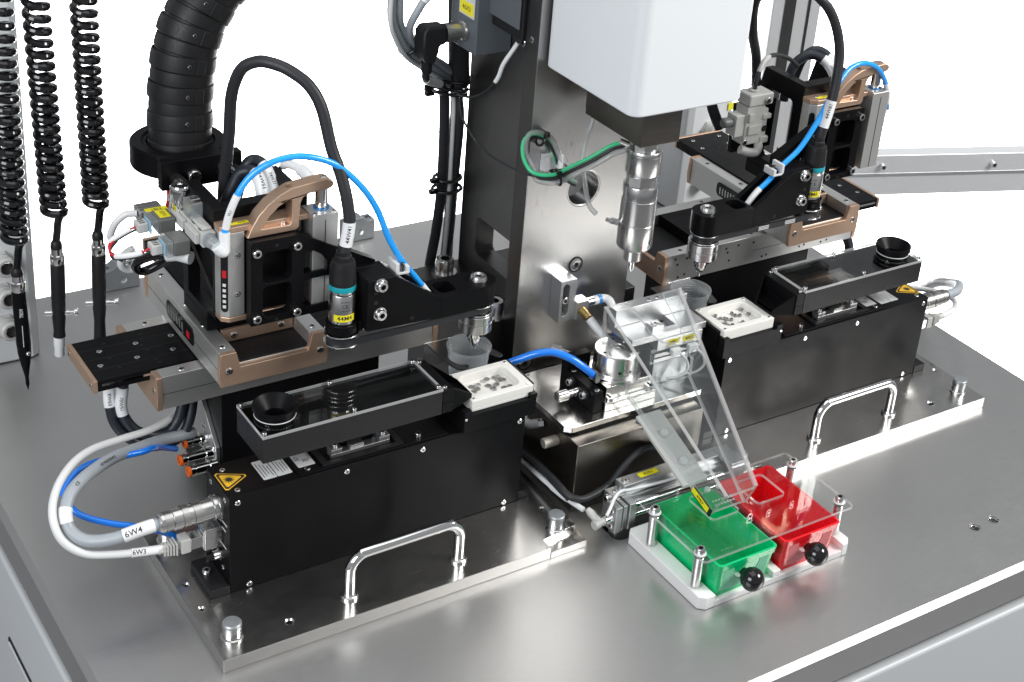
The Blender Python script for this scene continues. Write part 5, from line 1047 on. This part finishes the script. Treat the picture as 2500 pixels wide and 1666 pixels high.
# lower loop cables by the feeder end
th, p = cable('network_cable', 'white network cable in a wide loop tagged 6W3', 'cable', [(-524,112.3,70.6),(-548.2,114,73.8),(-574,118,77.5),(-597.9,125,82.5),(-614.4,135,96.5),(-617.5,150,115),(-607.1,170,128.1),(-585.6,195,132.8),(-558.2,220,127.4),(-520,245,113.5),(-484,265,101.6),(-452.9,285,95.4),(-430,305,95.3)], 3.9, 'white_cable', seg=18)
sleeve(th, p, 0.02, 0.12, 4.5); mid_label(th, p, 0.09, '6W3', 4.6, 6.4)
th, p = cable('power_cable', 'thick grey cable in a wide loop tagged 6W4', 'cable', [(-530,110,103.5),(-546.2,112,101.5),(-571.8,118,95),(-593.2,130,92.2),(-604.5,142,99.8),(-605.3,152,111.8),(-596.9,165,121.1),(-581.4,180,123.6),(-559.4,200,119),(-532.3,222,111),(-499.9,245,97.7),(-470,266,84.6),(-430,280,74)], 6.2, 'grey_cable', seg=20)
sleeve(th, p, 0.035, 0.15, 6.7); mid_label(th, p, 0.11, '6W4', 6.8, 8); sleeve(th, p, 0.375, 0.45, 6.7); k = int(0.7 * (len(p) - 1)); pathtext(th, p, 0.7, '0374EB200492', 6.3, 4.4, CAMP - p[k]); k = int(0.55 * (len(p) - 1)); pathtext(th, p, 0.55, 'CE', 6.3, 4.6, CAMP - p[k])
cable('blue_hose', 'blue hose curving from the push fitting behind the white loop', 'hose', [(-451,276,62),(-470,262,78),(-489.5,238,98),(-507,228,104),(-548.4,222,110.7),(-570.4,215,111.9),(-586.7,205,105.8),(-593.1,195,100.3),(-588.8,180,92.2),(-578.8,170,86.5),(-559.2,160,79.8),(-540,154,74),(-512,150,60),(-490,148,40)], 3.3, 'blue_hose', seg=16)
th, p = cable('dark_cable', 'dark cable loop under the slide, outer of the pair with white tags', 'cable', [(-511.3,300,148),(-511.5,300,135.4),(-512.5,295,121.6),(-509.8,290,102.9),(-498.5,285,85.2),(-479.4,280,71.9),(-456.3,278,69.9),(-440.7,278,78.9),(-432.9,280,95.1),(-427.9,285,113.3),(-426,288,134)], 5.6, 'navy_rubber', seg=18)
sleeve(th, p, 0.02, 0.2, 6.1); k = int(0.14 * (len(p) - 1)); pathtext(th, p, 0.14, '70W61', 6.2, 5, CAMP - p[k])
th, p = cable('dark_cable', 'dark cable loop under the slide, inner of the pair with white tags', 'cable', [(-499,290,152),(-501,290,138),(-503.4,288,123.4),(-500.8,285,109.4),(-490.8,282,93.4),(-474.7,280,84),(-457.4,280,83.7),(-447.2,280,93.4),(-441.6,282,105.9),(-438,285,118.1),(-437,288,134)], 5.6, 'navy_rubber', seg=18)
sleeve(th, p, 0.05, 0.28, 6.1); k = int(0.17 * (len(p) - 1)); pathtext(th, p, 0.17, '70W51', 6.2, 5, CAMP - p[k])
th, p = cable('power_cable', 'grey cable curling back from the feeder behind the red bin', 'cable', [(530,110,103.5),(540,111,103.5),(560,116,101),(585,135,94.8),(606,165,78),(622,200,58),(640,235,29)], 6.4, 'grey_cable')
th, p = cable('network_cable', 'pale network cable curling back from the feeder behind the red bin', 'cable', [(524,112.3,70.6),(540,112.3,71.5),(561.5,118,69.9),(581,130,67.9),(590,145,68.3),(590,162,66.8),(575,190,64),(545,220,60)], 3.8, 'white_cable'); sleeve(th, p, 0.1, 0.3, 4.3)
cable('dark_cable', 'dark cable with shiny sleeve hanging under the outer end of the slide', 'cable', [(466, 262, 150), (476, 258, 140), (488, 254, 122), (492, 254, 96), (486, 258, 70), (476, 264, 50)], 6.4, 'navy_rubber')
cable('blue_hose', 'short blue hose end beyond the warning label near the plug', 'hose', [(500, 170, 100), (512, 168, 108), (522, 172, 112), (530, 184, 106), (534, 200, 90)], 3.6, 'blue_hose')
cable('white_cable', 'thin pale cable loop beyond the warning label near the plug', 'cable', [(496, 158, 116), (508, 158, 130), (520, 164, 134), (532, 176, 126), (538, 192, 104)], 3.2, 'white_cable')

# ================================================================ valve cluster beside the upright slide
v = thing('valve_block', 'pale plastic valve cluster with blue clear sockets on the black upright', 'valve', (-445, 265, 300))
mb = MB(); mb.box(-441, -427.3, 216, 292, 327, 342); mb.box(-446, -441.1, 222, 250, 329, 340); mb.box(-446, -441.1, 256, 286, 329, 340); mb.box(-439, -429, 222, 252, 342.1, 345); part(v, 'manifold', mb, 'light_grey_plastic', bev=1.0)
for k in range(4):
    mb = MB(); y0 = 224 + k * 16; mb.box(-440.5, -436, y0, y0 + 5, 342.05, 343); part(v, 'manifold_slot', mb, 'dark_grey_plastic')
mb = MB(); mb.box(-441, -428, 246, 266, 342.2, 360); mf = part(v, 'clear_regulator', mb, 'clear_plastic', bev=1.2)
mb = MB(); mb.box(-439, -430, 248, 256, 360.1, 364); part(v, 'regulator_lock', mb, 'zinc', bev=0.5)
mb = MB(); mb.lathe([(9.5, 20), (9.5, 26), (8.4, 28), (4, 28), (3.6, 25)], (-438, 281, 338), (0, 0, 1), 28, cap=False); mb.lathe([(7.4, 0), (7.4, 20)], (-438, 281, 338), (0, 0, 1), 24); part(v, 'filter_cap', mb, 'chrome')
mb = MB(); mb.cyl((-438, 279, 350), (-446, 290, 350), 4); part(v, 'filter_port', mb, 'clear_plastic')
for (x, y, z, s_) in ((-462, 282, 329, '53Y1'), (-462, 244, 323, '')):
    mb = MB(); mb.box(x - 2, x + 15, y - 13, y + 12, z - 8, z + 8); b_ = part(v, 'solenoid', mb, 'dark_grey_plastic', bev=1.6)
    mb = MB(); mb.box(x - 9, x - 2.2, y - 13, y + 12, z - 8, z + 8); part(v, 'clear_socket', mb, 'clear_plastic', bev=1.2)
    mb = MB(); mb.box(x - 10.2, x - 9.1, y - 11, y + 6, z - 6, z + 7); part(v, 'blue_window', mb, 'light_blue_clear', bev=0.5)
    mb = MB(); mb.box(x - 21, x - 10.3, y - 6, y + 7, z - 6, z + 4); lp = part(v, 'lead_plug', mb, 'light_grey_plastic', bev=0.8)
    for k in range(3):
        mb = MB(); mb.box(x - 18, x - 13, y - 4 + k * 4, y - 2 + k * 4, z + 4.05, z + 4.4); part(lp, 'plug_slot', mb, 'dark_grey_plastic')
    if s_:
        mb = MB(); mb.box(x + 1, x + 12, y - 8, y + 9, z + 8.1, z + 8.4); yl = part(v, 'yellow_tag', mb, 'yellow_label'); text(yl, s_, (x + 6.5, y, z + 8.4), (0, -1, 0), (1, 0, 0), 5.6, bold=0.05)
mb = MB(); mb.box(-470, -446, 303, 324, 318, 332); sh = part(v, 'silver_housing', mb, 'raw_alu', bev=0.6)
for k in range(3):
    mb = MB(); mb.box(-469, -447, 308 + k * 5, 310 + k * 5, 332.05, 332.6); part(sh, 'housing_groove', mb, 'dark_grey_plastic')
mb = MB(); mb.box(-466, -444, 298, 306, 333.1, 333.5); yl = part(v, 'yellow_tag', mb, 'yellow_label'); text(yl, '53B1', (-455, 302, 333.5), (-1, 0, 0), (0, -1, 0), 5.4, bold=0.05)
mb = MB(); mb.lathe([(7, 0), (7, 5), (5.6, 5.4), (6.4, 8), (5.6, 10), (6, 12), (4.2, 15)], (-436, 216, 336), (0.2, -1, -0.1), 24); part(v, 'clear_union', mb, 'clear_plastic')
mb = MB(); mb.tube([(-433, 202, 334), (-429, 202, 328), (-425, 203, 326), (-424, 204, 333), (-423.5, 205, 346)], 5.4, seg=18); part(v, 'white_elbow', mb, 'sleeve_white')
mb = MB(); mb.lathe([(6.4, 0), (6.4, 11), (5, 12)], (-455, 246, 309), (-0.7, 0.6, -0.2), 20); mb.cyl((-446, 234, 309), (-455, 246, 309), 6.4); part(v, 'white_tee', mb, 'white_cable')
cable('black_hose', 'glossy black hose curled under the valve cluster', 'hose', [(-460, 252, 306), (-470, 262, 304), (-482, 276, 294), (-482, 290, 280), (-472, 296, 270), (-458, 292, 276), (-448, 284, 286), (-438, 280, 292)], 4.6, 'black_gloss')
cable('white_hose', 'short white sleeve curl left of the valve cluster', 'hose', [(-470, 314, 326), (-480, 318, 325), (-490, 322, 315), (-494, 326, 300), (-490, 328, 294)], 3.6, 'white_cable')
cable('white_hose', 'white curled hose sleeve under the valve plugs', 'hose', [(-478, 306, 292), (-487, 310, 284), (-488, 314, 272), (-480, 316, 264), (-470, 314, 266)], 4.2, 'white_cable')
for i, pts in enumerate(([(-483, 283, 328), (-492, 286, 323), (-505, 292, 312), (-504, 298, 298), (-494, 294, 290)], [(-483, 245, 322), (-492, 250, 316), (-504, 262, 310), (-510, 276, 306), (-508, 286, 310), (-500, 290, 316)])):
    th, p = cable('lead_wire', ['red and black lead with white tag from the upper solenoid plug', 'red and black lead with white tag from the lower solenoid plug'][i], 'cable', pts, 1.2, 'red_wire'); mb = MB(); mb.tube([(x, y - 2, z - 2.2) for x, y, z in pts], 1.2); part(th, 'black_core', mb, 'rubber'); q, pp = sleeve(th, p, 0.14, 0.5, 2.9)
for i, (dx, m) in enumerate(((0, 'red_wire'), (5, 'sleeve_white'), (9, 'rubber'), (13, 'red_wire'))):
    cable('core_wire', ['red core wire leaving the conduit collar', 'white core wire leaving the conduit collar', 'black core wire leaving the conduit collar', 'second red core wire leaving the conduit collar'][i], 'cable', [(-424 + dx, 352, 352), (-426 + dx, 346, 336), (-430 + dx * 0.6, 336, 322), (-440 + dx, 322, 312)], 1.8, m)
# single grey valve on the other unit
v = thing('grey_valve', 'pale grey plastic valve block standing beneath the white head', 'valve', (275, 252, 290))
mb = MB(); mb.box(262, 290, 246, 268, 306, 356); part(v, 'body', mb, 'valve_grey', bev=1.5)
mb = MB(); mb.box(262, 300, 244, 270, 356.2, 372); hd = part(v, 'head', mb, 'valve_grey', bev=2.5); screw(hd, (290, 243.8, 363), (0, -1, 0), 4, 2.5)
mb = MB(); mb.lathe([(6.6, 0), (6.6, 2.5), (4.4, 3)], (277, 256, 372.1), (0, 0, 1), 20); part(hd, 'grommet', mb, 'valve_grey')
mb = MB(); mb.box(248, 261.8, 248, 266, 318, 346); part(v, 'side_block', mb, 'valve_grey', bev=1)
mb = MB(); mb.box(290.2, 298, 248, 266, 312, 350); part(v, 'side_block', mb, 'valve_grey', bev=1)
mb = MB(); mb.box(266, 286, 243, 245.8, 320, 332); mb.box(264, 272, 242, 245.8, 338, 348); mb.box(288, 300, 244, 258, 338, 344); mb.box(288, 300, 244, 258, 306, 314); part(v, 'rib', mb, 'valve_grey', bev=0.6)
mb = MB(); mb.lathe([(0.01, 0), (4.6, 0), (4.6, 0.8), (5.6, 0.8), (5.6, 0)], (298.1, 256, 328), (1, 0, 0), 20); part(v, 'port', mb, 'hole_black')
mb = MB(); mb.lathe([(0.01, 0), (4.2, 0)], (290, 242.9, 326), (0, -1, 0), 20, cap=False); part(v, 'port', mb, 'hole_black')
screw(v, (262, 245.8, 311), (0, -1, 0), 4, 3)
mb = MB(); mb.tube([(262, 250, 300), (272, 247, 296), (284, 246, 294), (288, 246, 300), (288, 248, 306)], 5.6, seg=18); part(v, 'elbow', mb, 'valve_grey')
mb = MB(); mb.lathe([(6.4, 0), (6.4, 12), (5, 14)], (247.8, 257, 336), (-1, 0, 0), 20); part(v, 'side_port', mb, 'dark_grey_plastic')
mb = MB(); mb.box(266, 330, 270.2, 278, 286, 350); part(v, 'black_carrier', mb, 'black_ano', bev=0.8)
mb = MB(); mb.lathe([(6, 0), (6, 16), (5, 18)], (437 + 6, 207, 338), (0, 0, -1), 20); mb.lathe([(6.4, 0), (6.4, 10)], (437 + 6, 204, 338), (0.9, -0.4, 0.4), 20)
cl = MB(); cl.lathe([(5, 0), (6.4, 1), (6.4, 22), (5, 24)], (452.7, 200, 326), (0, 0, 1), 24); cl.box(446, 458, 200, 212, 336, 346)
solo('hose_elbow', cl, 'clear_plastic', 'clear elbow fitting at the outer end of the blue hose by the bronze bracket', 'fitting', bev=0.8)
cable('black_hose', 'black hose running behind the white head down to the grey valve', 'hose', [(232, 300, 430), (240, 300, 400), (244, 300, 370), (250, 298, 340), (262, 292, 312)], 7, 'rubber')

# ================================================================ corrugated conduit and its collar
e = thing('corrugated_conduit', 'thick black segmented conduit rising above the valve cluster', 'conduit', (-396, 392, 345))
mb = MB(); mb.lathe([(33, 0), (48.5, 0), (49.5, 1.5), (49.5, 24), (47.5, 26), (38, 26), (36, 24), (33, 24)], (-398, 388, 340), (0, 0, 1), 56, cap=False); co = part(e, 'collar', mb, 'black_ano')
mb = MB(); mb.box(-438, -352, 330, 342, 337, 368); mb.box(-420, -370, 342.1, 352, 338, 367); pl = part(e, 'mount_plate', mb, 'black_ano', bev=0.8)
for a in (3.3, 4.0, 5.9):
    mb = MB(); mb.prism([(-398 + 50 * math.cos(a + d), 388 + 50 * math.sin(a + d)) for d in (-0.14, -0.07, 0, 0.07, 0.14)] + [(-398 + 46 * math.cos(a + d), 388 + 46 * math.sin(a + d)) for d in (0.12, -0.12)], 'z', 341, 364); part(co, 'collar_rib', mb, 'black_ano', bev=1)
for x in (-424, -362):
    mb = MB(); mb.cyl((x, 329.8, 350), (x, 300, 352), 6, bev=0.5); part(pl, 'standoff', mb, 'turned_steel')
for x in (-405, -372): screw(pl, (x, 329.9, 350 + (0 if x < -400 else 3)), (0, -1, 0), 7, 7); 
spine = [(-396, 388, 344), (-394, 392, 372), (-392, 396, 400), (-389, 398, 430), (-383, 400, 462), (-370, 402, 494), (-350, 404, 522), (-322, 406, 550)]
m0 = MB(); m0.tube(spine, 30.6, seg=32, res=8); P = m0.path; part(e, 'inner_hose', m0, 'black_matte')
L = [0]
for i in range(1, len(P)): L.append(L[-1] + (P[i] - P[i - 1]).length)
def at_len(s_):
    for i in range(1, len(P)):
        if L[i] >= s_:
            f_ = (s_ - L[i - 1]) / (L[i] - L[i - 1]); return P[i - 1].lerp(P[i], f_), (P[min(i + 1, len(P) - 1)] - P[i - 1]).normalized()
    return P[-1], (P[-1] - P[-2]).normalized()
s_ = 3; k = 0
while s_ < L[-1] - 20:
    c0, t = at_len(s_ + 9); big = k % 2 == 0; r0 = 33.9 if big else 32.1; hgt = 17.5 if big else 15
    mb = MB(); mb.lathe([(r0 - 1.2, -hgt / 2), (r0, -hgt / 2 + 0.9), (r0 + 0.3, 0), (r0 - 0.4, hgt / 2 - 0.8), (r0 - 1.6, hgt / 2)], c0, t, 48, cap=False); lk = part(e, 'link', mb, 'black_matte')
    q = t.to_track_quat('Z', 'Y'); n = CAMP - c0 + Vector((950, -100, 0)); n = (n - t * n.dot(t)).normalized()
    if big:
        d = n; mb = MB(); mb.obox(c0 + d * (r0 + 0.2), t.cross(d), t, d, 5, 8.0, 0.9); part(lk, 'link_tab', mb, 'black_matte', bev=0.8)
        screw(lk, c0 + (n * 0.93 - t.cross(n) * 0.36).normalized() * (r0 - 0.2), n, 2.6, 1.0, 'flat', 'dark_steel')
    s_ += 15.6; k += 1

# ================================================================ coiled cords with hand tools
def coil_tool(label, x, y, ztop, zbot, turns, lean, kind, tip):
    t = thing('hand_tool', label, 'hand tool', (x, y, tip)); R = 10.3; pts = []
    n = turns * 14
    for i in range(n + 1):
        f_ = i / n; g_ = f_ ** 0.86; a = 2 * PI * turns * f_; z = ztop + (zbot - ztop) * g_; cx = x + lean * (1 - g_)
        pts.append((cx + R * math.cos(a), y + R * math.sin(a), z))
    top = [(pts[0][0], pts[0][1], pts[0][2] + 30)]
    end = [(x + 4, y, zbot - 8), (x + 2, y, zbot - 22), (x, y, zbot - 34)]
    mb = MB(); mb.tube(pts + end, 4.1, seg=10, res=2); part(t, 'coiled_cord', mb, 'black_gloss')
    z1 = zbot - 34
    mb = MB(); mb.lathe([(3.68, 0), (5.12, -2), (6.08, -5), (6.08, -9)], (x, y, z1 + 2), (0, 0, 1), 24); part(t, 'strain_relief', mb, 'black_matte')
    mb = MB(); mb.lathe([(5.28, 0), (5.92, -0.5), (5.92, -10), (7.20, -10.5), (7.52, -12), (7.52, -20), (7.04, -21)], (x, y, z1 - 4), (0, 0, 1), 28); part(t, 'steel_ferrule', mb, 'chrome')
    zb = z1 - 25
    if kind == 'point':
        mb = MB(); mb.lathe([(6.88, 0.0), (7.36, -1.8), (7.36, -59.4), (7.68, -60.3), (7.36, -61.2), (7.68, -63.0), (7.36, -63.9), (7.68, -65.7), (7.36, -66.6), (7.04, -75.6), (5.28, -88.2), (3.04, -100.8), (2.08, -106.2), (1.92, -111.6), (2.08, -115.2), (0.32, -123.3)], (x, y, zb), (-0.02, 0, 1), 28); bd = part(t, 'body', mb, 'black_ano')
        mb = MB(); mb.sphere((x + 3, y - 7.4, zb - 74), 2.4, 14, 8); part(t, 'button', mb, 'zinc')
        n = CAMP - Vector((x, y, zb)); n.z = 0
        vs, fs = _finetext('7809', 5.5, 0.03); n.normalize(); u = Vector((0, 0, 1)); tt_ = u.cross(n); q = MB(); q.add([Vector((x, y, zb - 24)) + u * v_.x + (n * math.cos(-v_.y / 7.4 + 0.2) + tt_ * math.sin(-v_.y / 7.4 + 0.2)) * 7.5 for v_ in vs], fs); part(bd, 'lettering', q, 'print_white')
        q = MB(); q.add([Vector((x, y, zb - 52 + e_ * 13)) + (n * math.cos(a) + tt_ * math.sin(a)) * 7.5 for a in (0.1, 0.2, 0.32) for e_ in (-1, 1)], [(0, 2, 3, 1)]); part(bd, 'print_bar', q, 'print_white')
    else:
        Ln = 120 if kind == 'white' else 138
        mb = MB(); mb.lathe([(6.88, 0.0), (7.52, -1.8), (7.52, -41.4), (7.12, -45.0), (7.36, -45.9), (7.12, -47.7), (7.36, -48.6), (7.12, -50.4), (7.36, -51.3), (7.12, -53.1), (7.12, -64.8), (5.92, -81.0), (6.6, -(Ln - 10) * 1.0 + 22)], (x, y, zb), (0.03, 0, 1), 28); bd = part(t, 'body', mb, 'black_matte')
        for d in ((1, -0.35, 0), (-1, 0.35, 0)):
            d = Vector(d).normalized(); mb = MB(); mb.lathe([(3.0, 4), (3.0, 11), (2.2, 11.2), (2.2, 16), (4.4, 16.4), (4.4, 19.5), (3.8, 20)] if d.x > 0 else [(2.8, 4), (2.8, 14)], (x - 2, y, zb - 60), d, 20); part(t, 'cross_pin', mb, 'chrome')
        if kind == 'white':
            mb = MB(); mb.lathe([(5.76, 0), (5.92, -14), (5.12, -16), (5.52, -25), (4.96, -26), (2.40, -26)], (x - 3.0, y, zb - 86), (0.03, 0, 1), 24); part(t, 'white_nozzle', mb, 'sleeve_white')
    return t
coil_tool('pointed black hand tool on a coiled cord before the grey gland box', -563, 420, 560, 266, 24, 2, 'point', 100)
coil_tool('black hand tool with white nozzle on a coiled cord', -521, 420, 560, 289, 23, -6, 'white', 120)
coil_tool('black hand tool with cross pin hanging nearest the conduit', -477, 420, 560, 291, 23, -3, 'dark', 140)

# ================================================================ grey gland box, hinge blocks, guard frame
def gland_box(label, w_, h_):
    b = thing('gland_box', label, 'cabinet', (-545, 660, 0))
    mb = MB(); mb.prism([(w_, 622), (-500, 618), (-490, 624), (-488, 700), (w_, 700)], 'z', 0.3, h_); bx = part(b, 'post', mb, 'box_paint', bev=3, seg=3)
    for z in (138, 96, 53):
        mb = MB(); mb.lathe([(16, 0), (16, 7), (13, 8)], (-532, 621.5, z), (0, -1, 0), 6); gl = part(b, 'gland_nut', mb, 'light_grey_plastic', bev=1)
        mb = MB(); mb.lathe([(12.5, 7), (12.5, 16), (11.8, 17), (11.8, 26), (10, 28), (7.6, 28), (7.6, 20)], (-532, 621.5, z), (0.1, -1, 0.1), 32, cap=False); part(gl, 'gland_dome', mb, 'light_grey_plastic')
        mb = MB(); mb.lathe([(7.8, 27), (7.8, 28.6), (6.6, 28.8), (6.6, 20), (0.01, 20)], (-532, 621.5, z), (0.1, -1, 0.1), 24, cap=False); part(gl, 'bore', mb, 'chrome')
        mb = MB(); mb.lathe([(0.01, 24), (6.6, 24)], (-532, 621.5, z), (0.1, -1, 0.1), 24, cap=False); part(gl, 'bore_plug', mb, 'hole_black')
    for z in (170, 116, 74):
        mb = MB(); mb.box(-620, -566, 619.0, 619.8, z - 6, z + 6); yl = part(b, 'yellow_tag', mb, 'yellow_label')
setxf(); gland_box('pale grey cabinet post with round cable glands behind the coiled cords', -700, 620)
setxf(-1); gland_box('pale grey cabinet post with cable gland half hidden by the white head', -578, 300)
setxf()
for i, (x, z) in enumerate(((-347, 0), (2, 0))):
    hb = thing('hinge_block', ['grey machined block with round lobe at the rear table edge between tools and slide', 'grey machined block at the rear table edge behind the blue hose'][i], 'hinge block', (x, 745, 0))
    mb = MB(); mb.prism([(x - 22, 0.3), (x + 24, 0.3), (x + 24, 30), (x + 12, 30), (x + 4, 36), (x - 6, 36), (x - 14, 30), (x - 22, 30)], 'y', 738, 760); bl = part(hb, 'block', mb, 'cap_grey', bev=1)
    mb = MB(); mb.lathe([(0.01, 0), (4, 0), (4.4, -0.2)], (x + 2, 737.9, 13), (0, -1, 0), 20, cap=False); part(bl, 'bore', mb, 'chrome')
    for dx in (-18, 18): screw(hb, (x + dx, 749, 30.1), r=4.5, h=1, kind='flat', m='dark_steel')
# guard frame far behind: upright profile and lower rail
f = thing('guard_frame', 'silver aluminium guard frame post and rail beyond the machine', 'frame', (740, 665, -60))
P0 = Vector((720, 668, 0)); P1 = Vector((1330, 451, 0)); d = (P1 - P0).normalized(); n = Vector((-d.y, d.x, 0)); n = -n if n.y > 0 else n
mb = MB(); c0 = (P0 + P1) / 2
mb.obox(c0 + Vector((0, 0, 8)) - n * 0, d, (0, 0, 1), n, (P1 - P0).length / 2, 37, 15); rl = part(f, 'rail', mb, 'frame_alu', bev=2)
mb = MB(); mb.obox(c0 + Vector((0, 0, 9)) + n * 15.3, d, (0, 0, 1), n, (P1 - P0).length / 2, 3.2, 0.8); part(rl, 'rail_step', mb, 'raw_alu', bev=0.5)
for k in (0.30, 0.62, 0.86):
    p_ = P0.lerp(P1, k) + Vector((0, 0, 26)) + n * 15.2; screw(rl, p_, n, 5, 9, 'cap')
mb = MB(); mb.obox(P0 + Vector((-10, 0, 350)), d, (0, 0, 1), n, 40, 390, 24); ps = part(f, 'post', mb, 'frame_alu', bev=2)
mb = MB(); mb.obox(P0 + Vector((-10, 0, 350)) - d * 12 + n * 24.5, d, (0, 0, 1), n, 9, 389, 0.8); part(ps, 'slot', mb, 'dark_steel')
mb = MB(); mb.obox(P0 + Vector((-10, 0, 350)) + d * 20 + n * 24.5, d, (0, 0, 1), n, 2, 389, 0.8); part(ps, 'slot', mb, 'socket_dark')

for _o in bpy.data.objects:
    if '_b' in _o.keys(): del _o['_b']
